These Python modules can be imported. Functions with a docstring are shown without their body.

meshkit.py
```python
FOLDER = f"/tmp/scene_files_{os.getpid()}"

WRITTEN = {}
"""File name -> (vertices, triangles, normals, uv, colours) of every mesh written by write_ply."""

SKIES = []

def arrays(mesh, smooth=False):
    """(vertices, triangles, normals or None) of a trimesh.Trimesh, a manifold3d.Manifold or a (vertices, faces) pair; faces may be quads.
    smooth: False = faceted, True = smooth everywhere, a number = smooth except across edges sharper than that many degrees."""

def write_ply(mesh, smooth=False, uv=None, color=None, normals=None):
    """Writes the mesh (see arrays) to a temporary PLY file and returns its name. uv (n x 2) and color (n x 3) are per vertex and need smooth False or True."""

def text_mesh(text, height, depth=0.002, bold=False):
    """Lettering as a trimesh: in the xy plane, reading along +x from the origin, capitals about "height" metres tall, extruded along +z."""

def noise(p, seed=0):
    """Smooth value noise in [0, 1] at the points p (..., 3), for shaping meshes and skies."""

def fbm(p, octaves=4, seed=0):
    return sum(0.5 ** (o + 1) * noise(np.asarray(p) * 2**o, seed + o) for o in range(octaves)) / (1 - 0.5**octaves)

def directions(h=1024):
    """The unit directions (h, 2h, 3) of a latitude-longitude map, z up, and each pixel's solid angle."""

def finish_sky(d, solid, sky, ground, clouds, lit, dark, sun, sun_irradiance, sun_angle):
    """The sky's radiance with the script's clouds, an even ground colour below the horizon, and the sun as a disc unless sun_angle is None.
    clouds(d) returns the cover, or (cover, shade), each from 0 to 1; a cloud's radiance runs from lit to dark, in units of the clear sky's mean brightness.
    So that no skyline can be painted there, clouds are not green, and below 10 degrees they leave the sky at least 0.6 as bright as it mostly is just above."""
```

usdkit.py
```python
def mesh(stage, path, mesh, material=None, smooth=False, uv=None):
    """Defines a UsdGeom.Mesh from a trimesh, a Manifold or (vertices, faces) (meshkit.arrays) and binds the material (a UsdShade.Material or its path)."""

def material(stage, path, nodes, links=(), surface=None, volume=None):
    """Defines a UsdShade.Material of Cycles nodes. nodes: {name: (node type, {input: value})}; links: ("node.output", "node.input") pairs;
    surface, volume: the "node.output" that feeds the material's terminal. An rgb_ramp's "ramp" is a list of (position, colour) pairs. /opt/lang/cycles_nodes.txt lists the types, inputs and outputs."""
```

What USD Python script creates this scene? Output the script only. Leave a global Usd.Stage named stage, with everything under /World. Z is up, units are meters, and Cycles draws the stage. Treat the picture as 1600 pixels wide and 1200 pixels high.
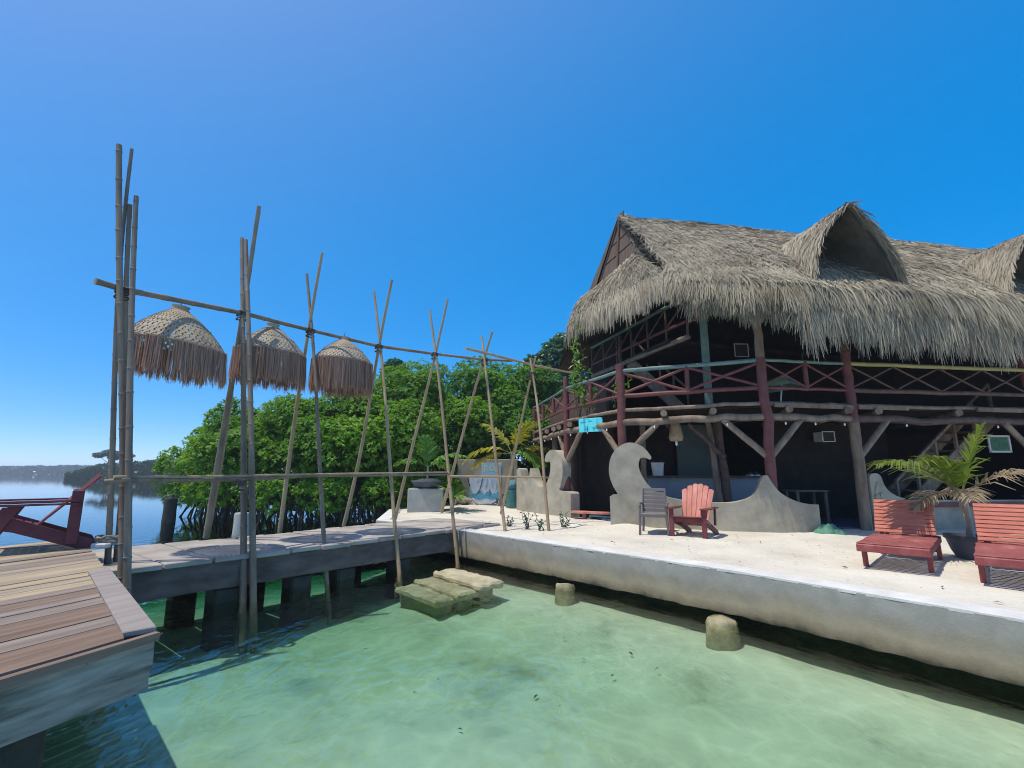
import math, random
import numpy as np, trimesh, usdkit, meshkit
from shapely.geometry import Polygon, Point
from shapely import prepare, contains_xy
from pxr import Usd, UsdGeom, UsdLux, UsdShade, Gf, Sdf, Vt

stage = Usd.Stage.CreateInMemory()
UsdGeom.SetStageUpAxis(stage, 'Z'); UsdGeom.SetStageMetersPerUnit(stage, 1.0)
UsdGeom.Xform.Define(stage, '/World'); UsdGeom.Scope.Define(stage, '/World/Looks')
rng = np.random.default_rng(7); random.seed(7)

# ------------------------------------------------------------------ camera, sky, sun, exposure
F_PX, CZ = 760.0, 1.8                       # focal length in pixels of a 1600 wide picture, eye height
PITCH = math.atan(138 / F_PX)
cam = UsdGeom.Camera.Define(stage, '/World/camera')
cam.CreateFocalLengthAttr(17.1); cam.CreateHorizontalApertureAttr(36.0); cam.CreateVerticalApertureAttr(27.0)
cam.AddTranslateOp().Set(Gf.Vec3d(0, 0, CZ)); cam.AddRotateXOp().Set(90 + math.degrees(PITCH))
cam.CreateClippingRangeAttr(Gf.Vec2f(0.05, 20000)); cam.CreateExposureAttr(0.5)
ELEV = math.radians(70)
az = np.array([-0.93, -0.36]); az /= np.linalg.norm(az)
SUN = np.array([az[0] * math.cos(ELEV), az[1] * math.cos(ELEV), math.sin(ELEV)])
sky_m = usdkit.material(stage, '/World/Looks/sky', {
    's': ('sky_texture', {'sky_type': 'single_scattering', 'sun_disc': False, 'sun_elevation': ELEV, 'sun_rotation': math.atan2(SUN[0], SUN[1]),
                          'altitude': 0.0, 'air_density': 0.3, 'aerosol_density': 0.6, 'ozone_density': 1.0}),
    'g': ('gamma', {'gamma': 0.4}),
    'h': ('hsv', {'hue': 0.50, 'saturation': 2.7, 'value': 3.05, 'fac': 1.0}),
    'b': ('background_shader', {'strength': 0.15})}, [('s.color', 'g.color'), ('g.color', 'h.color'), ('h.color', 'b.color')], surface='b.background')
dome = UsdLux.DomeLight.Define(stage, '/World/sky'); UsdShade.MaterialBindingAPI.Apply(dome.GetPrim()).Bind(sky_m)
dome.GetPrim().SetCustomDataByKey('kind', 'structure')
sun = UsdLux.DistantLight.Define(stage, '/World/sun')
sun.CreateNormalizeAttr(True); sun.CreateIntensityAttr(0.80); sun.CreateAngleAttr(0.53); sun.CreateColorAttr(Gf.Vec3f(1.0, 0.93, 0.82))
q = Gf.Rotation(Gf.Vec3d(0, 0, 1), Gf.Vec3d(*map(float, SUN))).GetQuat()
sun.AddOrientOp().Set(Gf.Quatf(float(q.GetReal()), Gf.Vec3f(q.GetImaginary())))

HAZE = .0007
# ------------------------------------------------------------------ helpers
used = {}
def numbered(parent, name):
    k = (parent, name); n = used.get(k, 0); used[k] = n + 1
    return f'{parent}/{name}' if n == 0 else f'{parent}/{name}_{n:03d}'
def tag(p, label=None, cat=None, group=None, kind=None):
    p = p.GetPrim() if hasattr(p, 'GetPrim') else p
    for k, v in (('label', label), ('category', cat), ('group', group), ('kind', kind)):
        if v: p.SetCustomDataByKey(k, v)
    return p
def thing(name, label, cat, loc=(0, 0, 0), rotz=0.0, group=None, kind=None):
    x = UsdGeom.Xform.Define(stage, numbered('/World', name))
    x.AddTranslateOp().Set(Gf.Vec3d(*map(float, loc)))
    if rotz: x.AddRotateZOp().Set(math.degrees(rotz))
    return tag(x, label, cat, group, kind)
class MB:
    def __init__(s): s.v, s.f, s.n = [], [], 0
    def add(s, v, f):
        v = np.asarray(v, float).reshape(-1, 3); f = np.asarray(f, int)
        if f.shape[1] == 4: f = np.vstack([f[:, [0, 1, 2]], f[:, [0, 2, 3]]])
        s.v.append(v); s.f.append(f + s.n); s.n += len(v); return s
    def mesh(s, m): return s.add(m.vertices, m.faces)
    def get(s): return np.vstack(s.v), np.vstack(s.f)
    def box(s, c, size, M=None, bev=0.0):
        hx, hy, hz = (float(a) / 2 for a in size)
        if bev <= 0:
            v = np.array([[x, y, z] for z in (-hz, hz) for y in (-hy, hy) for x in (-hx, hx)])
            f = [[0, 2, 3, 1], [4, 5, 7, 6], [0, 1, 5, 4], [2, 6, 7, 3], [0, 4, 6, 2], [1, 3, 7, 5]]
        else:
            b = min(bev, hx * .9, hy * .9, hz * .9); pts = []
            for sx in (-1, 1):
                for sy in (-1, 1):
                    for sz in (-1, 1):
                        pts += [[sx * hx, sy * (hy - b), sz * (hz - b)], [sx * (hx - b), sy * hy, sz * (hz - b)], [sx * (hx - b), sy * (hy - b), sz * hz]]
            h = trimesh.convex.convex_hull(np.array(pts)); v, f = np.array(h.vertices), np.array(h.faces)
        if M is not None: v = v @ np.asarray(M).T
        return s.add(v + np.asarray(c, float), f)
    def beam(s, p, q, w, h, up=(0, 0, 1), bev=0.0):
        """a rectangular bar from p to q; w sideways, h along up"""
        p, q = np.asarray(p, float), np.asarray(q, float); d = q - p; L = np.linalg.norm(d); d /= L
        sd = np.cross(d, up); sd /= np.linalg.norm(sd); u = np.cross(sd, d)
        return s.box((p + q) / 2, (L, w, h), np.stack([d, sd, u], 1), bev)
    def tube(s, pts, r, sides=8, cap=True):
        p = np.asarray(pts, float); r = np.broadcast_to(np.asarray(r, float), (len(p),))
        t = np.gradient(p, axis=0); t /= np.linalg.norm(t, axis=1, keepdims=True) + 1e-12
        ref = np.array([1., 0, 0]) if abs(t[0][0]) < .8 else np.array([0, 1., 0])
        a = np.cross(t, ref); a /= np.linalg.norm(a, axis=1, keepdims=True); b = np.cross(t, a)
        g = np.arange(sides) * 2 * np.pi / sides
        v = p[:, None] + r[:, None, None] * (np.cos(g)[None, :, None] * a[:, None] + np.sin(g)[None, :, None] * b[:, None])
        n = len(p); i, j = np.meshgrid(np.arange(n - 1), np.arange(sides), indexing='ij'); j2 = (j + 1) % sides
        f = np.stack([i * sides + j, i * sides + j2, (i + 1) * sides + j2, (i + 1) * sides + j], -1).reshape(-1, 4)
        v = v.reshape(-1, 3); f = np.vstack([f[:, [0, 1, 2]], f[:, [0, 2, 3]]])
        if cap:
            k = len(v); v = np.vstack([v, p[0], p[-1]]); e = np.arange(sides); e2 = (e + 1) % sides
            f = np.vstack([f, np.stack([np.full(sides, k), e2, e], 1), np.stack([np.full(sides, k + 1), (n - 1) * sides + e, (n - 1) * sides + e2], 1)])
        return s.add(v, f)
    def prism(s, poly, d, origin, X, Y):
        """a polygon (2D, in axes X and Y from origin) extruded by the vector d (numbers: along X x Y)"""
        X, Y = np.asarray(X, float), np.asarray(Y, float); N = np.cross(X, Y)
        m = trimesh.creation.extrude_polygon(poly if isinstance(poly, Polygon) else Polygon(poly), d, engine='earcut')
        v = np.array(m.vertices); return s.add(np.asarray(origin, float) + v[:, :1] * X + v[:, 1:2] * Y + v[:, 2:] * N, m.faces)
    def lathe(s, prof, c=(0, 0, 0), sides=24):
        prof = np.asarray(prof, float); g = np.arange(sides) * 2 * np.pi / sides; n = len(prof)
        v = np.stack([prof[:, None, 0] * np.cos(g), prof[:, None, 0] * np.sin(g), np.repeat(prof[:, 1:2], sides, 1)], -1).reshape(-1, 3)
        i, j = np.meshgrid(np.arange(n - 1), np.arange(sides), indexing='ij'); j2 = (j + 1) % sides
        return s.add(v + np.asarray(c, float), np.stack([i * sides + j, i * sides + j2, (i + 1) * sides + j2, (i + 1) * sides + j], -1).reshape(-1, 4))
    def grid(s, P):
        """P (n, m, 3) points as a sheet"""
        n, m = P.shape[:2]; i, j = np.meshgrid(np.arange(n - 1), np.arange(m - 1), indexing='ij')
        return s.add(P.reshape(-1, 3), np.stack([i * m + j, (i + 1) * m + j, (i + 1) * m + j + 1, i * m + j + 1], -1).reshape(-1, 4))
    def ribbons(s, C, side, w):
        """C (n, k, 3) centre lines, side (n, 3) or (n, k, 3), w (n, k) half widths"""
        n, k = C.shape[:2]; side = side[:, None] if side.ndim == 2 else side
        L, R = C - side * w[..., None], C + side * w[..., None]
        v = np.stack([L, R], 2).reshape(n, 2 * k, 3); b = (np.arange(n) * 2 * k)[:, None, None]
        a = np.arange(k - 1)[:, None] * 2
        f = (b + np.concatenate([a, a + 1, a + 3, a + 2], 1)[None]).reshape(-1, 4)
        return s.add(v.reshape(-1, 3), f)
def obj(name, mb, mat, parent=None, smooth=False, label=None, kind=None):
    base = '/World' if parent is None else str(parent.GetPath())
    m = usdkit.mesh(stage, numbered(base, name), mb.get() if isinstance(mb, MB) else mb, mat, smooth=smooth)
    return tag(m, label, kind=kind)
def copy_of(root, loc, rotz, label, group=None, cat=None):
    """another one of a finished thing, with its parts"""
    was = root.GetCustomData(); name = root.GetName()
    x = UsdGeom.Xform.Define(stage, numbered('/World', name))
    x.GetPrim().GetReferences().AddInternalReference(root.GetPath()); x.GetPrim().SetInstanceable(True)
    x.ClearXformOpOrder(); x.AddTranslateOp().Set(Gf.Vec3d(*map(float, loc))); x.AddRotateZOp().Set(math.degrees(rotz))
    return tag(x, label, cat or was['category'], group or was.get('group'))
def at(x, y, depth):
    """a point of the place at this distance ahead, from where the photograph shows it"""
    u, v = (x - 800) / F_PX, (600 - y) / F_PX; c, s_ = math.cos(PITCH), math.sin(PITCH)
    r = np.array([u, c - s_ * v, s_ + c * v]); return r * (depth / r[1]) + [0, 0, CZ]
def norm(a): a = np.asarray(a, float); return a / (np.linalg.norm(a, axis=-1, keepdims=True) + 1e-12)
def lerp(a, b, t): return np.asarray(a, float) * (1 - t) + np.asarray(b, float) * t
def wobble(p, q, n=8, amp=.02, seed=0):
    t = np.linspace(0, 1, n)[:, None]; L = lerp(p, q, t)
    r = np.random.default_rng(seed); return L + (r.normal(0, amp, (n, 3)) * np.sin(np.pi * t))

# ------------------------------------------------------------------ materials
def mat(name, nodes, links, surface='p.BSDF'): return usdkit.material(stage, '/World/Looks/' + name, nodes, links, surface=surface)
def rough(name, c1, c2, scale=6, rgh=.8, bump=.3, bscale=60, stretch=(1, 1, 1), detail=6, bd=.01, spec=.3, island=0.0, ramp=(.3, .7), c3=None, obj_coords=True):
    """two or three tones mixed by noise, with a fine bump; island: how much single pieces differ"""
    n = {'t': ('texture_coordinate', {}) if obj_coords else ('geometry', {}), 'm': ('mapping', {'scale': stretch}),
         'n': ('noise_texture', {'scale': scale, 'detail': detail, 'roughness': .6}),
         'r': ('rgb_ramp', {'ramp': [(ramp[0], c1), (ramp[1], c2)] if c3 is None else [(ramp[0], c1), (sum(ramp) / 2, c3), (ramp[1], c2)]}),
         'n2': ('noise_texture', {'scale': bscale, 'detail': 4}), 'b': ('bump', {'strength': bump, 'distance': bd}),
         'p': ('principled_bsdf', {'roughness': rgh, 'specular_ior_level': spec})}
    src = 't.object' if obj_coords else 't.position'
    l = [(src, 'm.vector'), ('m.vector', 'n.vector'), ('n.fac', 'r.fac'), ('m.vector', 'n2.vector'), ('n2.fac', 'b.height'), ('b.normal', 'p.normal')]
    if island:
        n |= {'g': ('geometry', {}), 'mr': ('map_range', {'from_min': 0., 'from_max': 1., 'to_min': 1 - island, 'to_max': 1 + island}), 'h': ('hsv', {'hue': .5, 'saturation': 1.0, 'fac': 1.0})}
        l += [('g.random_per_island', 'mr.value'), ('mr.result', 'h.value'), ('r.color', 'h.color'), ('h.color', 'p.base_color')]
    else: l += [('r.color', 'p.base_color')]
    return mat(name, n, l)
def leafy(name, cols, gloss=.35, trans=.3, noise=.35):
    """leaves that differ one from the next and clump by clump"""
    n = {'g': ('geometry', {}), 'n': ('noise_texture', {'scale': noise, 'detail': 3}),
         'a': ('mix_float', {'fac': .5}), 'r': ('rgb_ramp', {'ramp': [(i / (len(cols) - 1) * .7 + .15, c) for i, c in enumerate(cols)]}),
         'p': ('principled_bsdf', {'roughness': gloss, 'specular_ior_level': .4}), 't': ('translucent_bsdf', {}),
         'br': ('hsv', {'hue': .49, 'saturation': 1.1, 'value': 1.4, 'fac': 1.0}), 'x': ('mix_closure', {'fac': trans})}
    return mat(name, n, [('g.position', 'n.vector'), ('n.fac', 'a.a'), ('g.random_per_island', 'a.b'), ('a.result', 'r.fac'), ('r.color', 'p.base_color'),
                         ('r.color', 'br.color'), ('br.color', 't.color'), ('p.BSDF', 'x.closure1'), ('t.BSDF', 'x.closure2')], surface='x.closure')
M = {}
M['sand'] = rough('sand', (.46, .43, .36), (.60, .57, .485), 1.2, .95, .7, 16, bd=.035, obj_coords=False, c3=(.545, .51, .43))
M['bed'] = rough('lagoon_bed', (.27, .28, .20), (.58, .555, .44), .9, .95, .5, 8, bd=.03, obj_coords=False, c3=(.50, .48, .375), ramp=(.25, .6))
M['white_cap'] = rough('white_cap', (.46, .455, .43), (.64, .63, .60), 3, .9, .3, 70, obj_coords=False)
M['wave_concrete'] = rough('wave_concrete', (.24, .22, .17), (.42, .385, .30), 2.2, .92, .45, 55, obj_coords=False, c3=(.33, .305, .235), detail=9)
M['block'] = rough('block', (.28, .29, .27), (.38, .38, .355), 2.5, .92, .4, 55, obj_coords=False)
M['bamboo'] = rough('bamboo_grey', (.115, .088, .062), (.26, .20, .14), 5, .6, .2, 30, stretch=(1, 1, .15), spec=.4)
M['bamboo_tan'] = rough('bamboo_tan', (.24, .165, .09), (.42, .31, .18), 5, .6, .2, 30, stretch=(1, 1, .15), spec=.4)
M['lashing'] = rough('lashing', (.03, .03, .035), (.07, .065, .06), 20)
M['thatch'] = rough('thatch', (.35, .275, .175), (.82, .72, .52), .55, .9, .2, 40, island=.45, obj_coords=False, c3=(.60, .525, .395))
M['thatch_pale'] = rough('thatch_pale', (.42, .345, .215), (.80, .70, .49), .9, .85, .2, 40, island=.5, obj_coords=False, c3=(.60, .53, .385))
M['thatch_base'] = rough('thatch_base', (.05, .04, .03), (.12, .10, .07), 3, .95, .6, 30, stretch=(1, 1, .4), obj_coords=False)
M['gable'] = rough('gable', (.085, .06, .045), (.155, .11, .085), 3, .9, .5, 40, stretch=(3, 3, .3), obj_coords=False)
M['maroon'] = rough('maroon_paint', (.105, .034, .031), (.17, .062, .055), 5, .55, .2, 50, detail=8)
M['teal'] = rough('teal_paint', (.09, .16, .14), (.18, .25, .22), 5, .6, .2, 50)
M['yellow_green'] = rough('yellow_green_paint', (.26, .27, .10), (.38, .35, .17), 1.5, .6, .2, 50)
M['log'] = rough('log', (.12, .085, .06), (.29, .22, .155), 6, .85, .4, 40, stretch=(1, 1, .3), obj_coords=False)
M['dark_log'] = rough('dark_log', (.07, .045, .035), (.14, .09, .07), 6, .85, .4, 40, obj_coords=False)
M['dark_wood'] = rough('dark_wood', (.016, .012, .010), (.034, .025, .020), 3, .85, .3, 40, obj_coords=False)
M['grey_wall'] = rough('grey_wall', (.20, .23, .26), (.26, .29, .31), 2, .9, .2, 40, obj_coords=False)
M['green_wall'] = rough('green_wall', (.09, .13, .12), (.13, .17, .16), 2, .9, .2, 40, obj_coords=False)
M['blue_floor'] = rough('blue_floor', (.03, .07, .12), (.06, .12, .19), 3, .5, .2, 40, obj_coords=False)
M['plank'] = rough('plank_tan', (.20, .155, .11), (.36, .295, .215), 4, .85, .5, 30, stretch=(.25, 3, 3), c3=(.29, .235, .17))
M['plank_b'] = rough('plank_grey', (.14, .11, .09), (.275, .225, .185), 4, .85, .5, 30, stretch=(.25, 3, 3), c3=(.20, .16, .13))
M['plank_c'] = rough('plank_purple', (.115, .075, .052), (.24, .165, .12), 4, .85, .5, 30, stretch=(.25, 3, 3), c3=(.17, .115, .083))
M['plank_d'] = rough('plank_yellow', (.25, .19, .12), (.42, .34, .22), 4, .85, .5, 30, stretch=(.25, 3, 3), c3=(.34, .27, .17))
M['edge_board'] = rough('edge_board', (.19, .165, .15), (.30, .265, .24), 4, .85, .4, 30, stretch=(.3, 2, 2))
M['fascia'] = rough('fascia', (.06, .048, .034), (.30, .275, .235), 5.5, .85, .6, 25, stretch=(.3, 1, 2.2), ramp=(.33, .62), c3=(.20, .18, .145), detail=14)
M['timber'] = rough('bridge_timber', (.055, .042, .036), (.15, .115, .10), 2, .9, .6, 18, stretch=(1, 1, 3), obj_coords=False, detail=8)
M['slab'] = rough('bridge_slab', (.21, .185, .16), (.42, .38, .335), 1.6, .9, .4, 40, obj_coords=False)
M['pile'] = rough('wet_pile', (.018, .02, .017), (.05, .05, .042), 4, .8, .6, 18, obj_coords=False)
M['rubble'] = rough('rubble', (.20, .19, .12), (.38, .35, .24), 6, .9, .8, 20, obj_coords=False); M['footing_shade'] = rough('footing_shade', (.012, .02, .014), (.035, .045, .028), 5, .9, .6, 18, obj_coords=False); M['pile_lit'] = rough('encrusted_pile', (.13, .12, .07), (.40, .35, .22), 5, .9, .8, 20, obj_coords=False)
M['step'] = rough('wet_step', (.25, .225, .14), (.47, .42, .28), 3, .85, .8, 22, obj_coords=False)
M['mangrove'] = leafy('mangrove_leaf', [(.075, .19, .016), (.19, .37, .024), (.40, .56, .03), (.60, .68, .06)], gloss=.6, trans=.42)
M['mangrove_b'] = leafy('mangrove_leaf_dark', [(.06, .17, .02), (.14, .31, .028), (.28, .46, .032), (.46, .58, .05)], gloss=.6, trans=.42)
M['blue_tree'] = leafy('broad_leaf', [(.045, .13, .05), (.08, .20, .08), (.12, .27, .10)])
M['far_leaf'] = leafy('far_leaf', [(.045, .085, .035), (.065, .115, .045), (.09, .145, .055)], noise=.05, trans=.15)
M['palm'] = leafy('palm_leaf', [(.10, .16, .02), (.20, .25, .04), (.34, .34, .08)])
M['palm_fresh'] = leafy('palm_fresh', [(.12, .26, .04), (.22, .40, .06), (.36, .52, .10)]); M['palm_dry'] = leafy('palm_dry', [(.26, .20, .12), (.40, .32, .21), (.56, .48, .36)])
M['croton'] = leafy('croton_leaf', [(.20, .28, .03), (.50, .42, .05), (.62, .30, .06), (.60, .22, .12)])
M['lily'] = leafy('lily_leaf', [(.10, .24, .03), (.26, .38, .05), (.50, .54, .12)])
M['bark'] = rough('bark', (.055, .045, .038), (.12, .10, .085), 5, .9, .5, 30, obj_coords=False)
M['root'] = rough('prop_root', (.022, .019, .017), (.085, .07, .06), 3, .9, .4, 30, obj_coords=False)
M['driftwood'] = rough('driftwood', (.22, .18, .14), (.38, .33, .27), 5, .9, .5, 30, obj_coords=False)
M['salmon'] = rough('salmon_wood', (.36, .11, .08), (.66, .37, .30), 5, .6, .25, 40, stretch=(1, 1, .3), c3=(.52, .20, .145), ramp=(.2, .85), detail=10)
M['orange_wood'] = rough('orange_wood', (.27, .065, .05), (.60, .30, .22), 4, .5, .25, 40, stretch=(.4, 1, 1), c3=(.44, .125, .075), ramp=(.2, .85), detail=10)
M['red_wood'] = rough('red_wood', (.16, .03, .03), (.42, .19, .18), 4, .5, .25, 40, stretch=(1, .4, 1), c3=(.25, .06, .055), ramp=(.2, .85), detail=10)
M['red_dark'] = rough('red_dark_wood', (.10, .022, .026), (.17, .045, .045), 4, .55, .25, 40)
M['plastic'] = rough('grey_plastic', (.115, .10, .10), (.15, .135, .13), 4, .45, .1, 40)
M['pot'] = rough('dark_pot', (.05, .055, .065), (.085, .09, .10), 4, .6, .2, 40)
M['weave'] = rough('weave', (.30, .235, .155), (.60, .50, .36), 3, .85, .2, 40, island=.25)
M['fringe'] = leafy('fringe', [(.36, .23, .17), (.50, .345, .265), (.66, .49, .39)], gloss=.8, trans=.35)
def flat(name, c, r=.7): return mat(name, {'p': ('principled_bsdf', {'base_color': c, 'roughness': r})}, [])
M['white'] = flat('white_paint', (.72, .73, .72)); M['black'] = flat('black_paint', (.02, .02, .02)); M['metal'] = flat('dark_metal', (.05, .05, .055), .5)
M['cyan'] = rough('cyan_paint', (.02, .62, .70), (.22, .78, .82), 9, .6, .1, 40)
M['cyan_dark'] = flat('cyan_dark', (.02, .42, .50)); M['mural_pale'] = rough('mural_pale', (.42, .50, .60), (.62, .66, .70), 6, .8, .1, 40)
M['mural_blue'] = rough('mural_blue', (.05, .28, .45), (.16, .45, .62), 8, .8, .1, 40)
M['mural_sky'] = rough('mural_sky', (.20, .42, .58), (.34, .52, .64), 8, .8, .1, 40)
M['mural_yellow'] = flat('mural_yellow', (.60, .60, .34)); M['mural_dark'] = flat('mural_dark', (.06, .16, .26))
M['green_cloth'] = rough('green_cloth', (.05, .16, .10), (.13, .28, .19), 9); M['blue_paint'] = rough('blue_paint', (.04, .13, .16), (.10, .22, .24), 9)
M['teal_plastic'] = rough('teal_plastic', (.03, .10, .10), (.07, .20, .19), 9, .4); M['straw_shade'] = rough('straw_shade', (.28, .18, .09), (.46, .33, .19), 9)
M['bulb'] = mat('bulb_glass', {'p': ('principled_bsdf', {'base_color': (.8, .8, .78), 'roughness': .15})}, [])
M['canvas'] = rough('green_canvas', (.30, .38, .16), (.42, .48, .28), 3); M['canvas_teal'] = rough('teal_canvas', (.16, .30, .28), (.26, .42, .40), 3)
M['litter'] = rough('litter', (.12, .08, .045), (.30, .22, .13), 20, island=.4); M['weed'] = rough('weed', (.05, .055, .025), (.13, .12, .05), 20, island=.4); M['purple'] = flat('purple_cloth', (.18, .05, .22)); M['leaf_yellow'] = flat('yellow_leaf', (.60, .38, .04))
# sea wall: rendered concrete, stained brown along the foot by the tide
M['quay'] = mat('quay_concrete', {'g': ('geometry', {}), 'x': ('separate_xyz', {}), 'n': ('noise_texture', {'scale': 1.6, 'detail': 8, 'roughness': .65}), 'n3': ('noise_texture', {'scale': 5, 'detail': 8, 'roughness': .7}),
    'a': ('math', {'math_type': 'multiply_add', 'value2': .26}), 'r': ('rgb_ramp', {'ramp': [(.20, (.045, .042, .028)), (.255, (.17, .14, .09)), (.36, (.28, .24, .165)), (.48, (.25, .225, .175)), (.58, (.27, .26, .23)), (.8, (.30, .29, .265))]}),
    'o': ('mix', {'mix_type': 'overlay', 'fac': .32}), 'n2': ('noise_texture', {'scale': 42, 'detail': 8, 'roughness': .65}), 'b': ('bump', {'strength': .4, 'distance': .008}), 'p': ('principled_bsdf', {'roughness': .9, 'specular_ior_level': .25})},
    [('g.position', 'x.vector'), ('g.position', 'n.vector'), ('g.position', 'n3.vector'), ('n.fac', 'a.value1'), ('x.z', 'a.value3'), ('a.value', 'r.fac'), ('r.color', 'o.color1'), ('n3.fac', 'o.color2'),
     ('o.color', 'p.base_color'), ('g.position', 'n2.vector'), ('n2.fac', 'b.height'), ('b.normal', 'p.normal')])
# water: a rippled surface that reflects and lets the sun through, and water that swallows red light with depth
usdkit.material(stage, '/World/Looks/water', {
    'g': ('geometry', {}), 'm1': ('mapping', {'scale': (1.0, .55, 1), 'rotation': (0, 0, .5)}), 'n1': ('noise_texture', {'scale': 2.2, 'detail': 3, 'roughness': .55, 'distortion': .4}),
    'n2': ('noise_texture', {'scale': 9, 'detail': 2}), 'ad': ('math', {'math_type': 'multiply_add', 'value2': .22}),
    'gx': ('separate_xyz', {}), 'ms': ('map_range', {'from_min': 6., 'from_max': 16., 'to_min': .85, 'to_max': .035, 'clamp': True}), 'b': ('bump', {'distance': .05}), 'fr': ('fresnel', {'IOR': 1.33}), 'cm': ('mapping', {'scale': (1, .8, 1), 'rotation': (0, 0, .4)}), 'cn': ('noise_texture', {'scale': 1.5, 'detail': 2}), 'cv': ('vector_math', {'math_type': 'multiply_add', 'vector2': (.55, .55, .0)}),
    'vo': ('voronoi_texture', {'feature': 'distance_to_edge', 'scale': 2.6}), 'cr': ('rgb_ramp', {'ramp': [(0, (.99, 1, 1)), (.035, (.945, .965, .955)), (.16, (.885, .91, .90)), (1, (.87, .895, .885))]}), 't': ('transparent_bsdf', {}),  # cell pattern in the transparency paints caustic light lines onto the bed
    'gl': ('glossy_bsdf', {'color': (1, 1, 1), 'roughness': .03}), 'x': ('mix_closure', {}), 'v': ('absorption_volume', {'color': (.46, .75, .68), 'density': 1.0})},
    [('g.position', 'm1.vector'), ('m1.vector', 'n1.vector'), ('m1.vector', 'n2.vector'), ('n2.fac', 'ad.value1'), ('n1.fac', 'ad.value3'), ('ad.value', 'b.height'), ('g.position', 'gx.vector'), ('gx.y', 'ms.value'), ('ms.result', 'b.strength'),
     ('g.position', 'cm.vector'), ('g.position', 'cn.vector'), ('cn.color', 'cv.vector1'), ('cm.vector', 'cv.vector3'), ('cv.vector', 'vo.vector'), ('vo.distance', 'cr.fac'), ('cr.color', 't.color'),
     ('b.normal', 'fr.normal'), ('b.normal', 'gl.normal'), ('fr.fac', 'x.fac'), ('t.BSDF', 'x.closure1'), ('gl.BSDF', 'x.closure2')], surface='x.closure', volume='v.volume')
M['water'] = UsdShade.Material.Get(stage, '/World/Looks/water')

# ------------------------------------------------------------------ water, lagoon bed, sand
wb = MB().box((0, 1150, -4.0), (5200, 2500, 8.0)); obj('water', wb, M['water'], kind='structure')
gx = np.concatenate([np.linspace(-2600, -40, 12), np.arange(-39, 20, .5), np.linspace(21, 2600, 10)])
gy = np.concatenate([np.linspace(-90, -3, 6), np.arange(-2, 30, .5), np.linspace(31, 2390, 14)])
X, Y = np.meshgrid(gx, gy, indexing='ij')
dist_out = np.maximum(0, np.maximum(Y - 10 - .9 * (X + 4.2), -X - 6) )
Z = -.46 - .10 * np.clip(dist_out, 0, 30) + .12 * (meshkit.fbm(np.stack([X * .35, Y * .35, X * 0], -1), 3) - .5) - .03 * np.clip(1.5 - X, 0, 6)
wl = (X + 1.18) * .745 + (Y - 10.69) * .667; Z = np.maximum(Z, -3.6) + .22 * np.exp(-(np.clip(-wl, 0, 9) / 1.1) ** 2) * (dist_out < 1) + .16 * np.exp(-((X + 1.0) ** 2 + (Y - 8.6) ** 2) / 1.2)
obj('lagoon_bed', MB().grid(np.stack([X, Y, Z], -1)), M['bed'], smooth=True, kind='structure')

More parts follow.
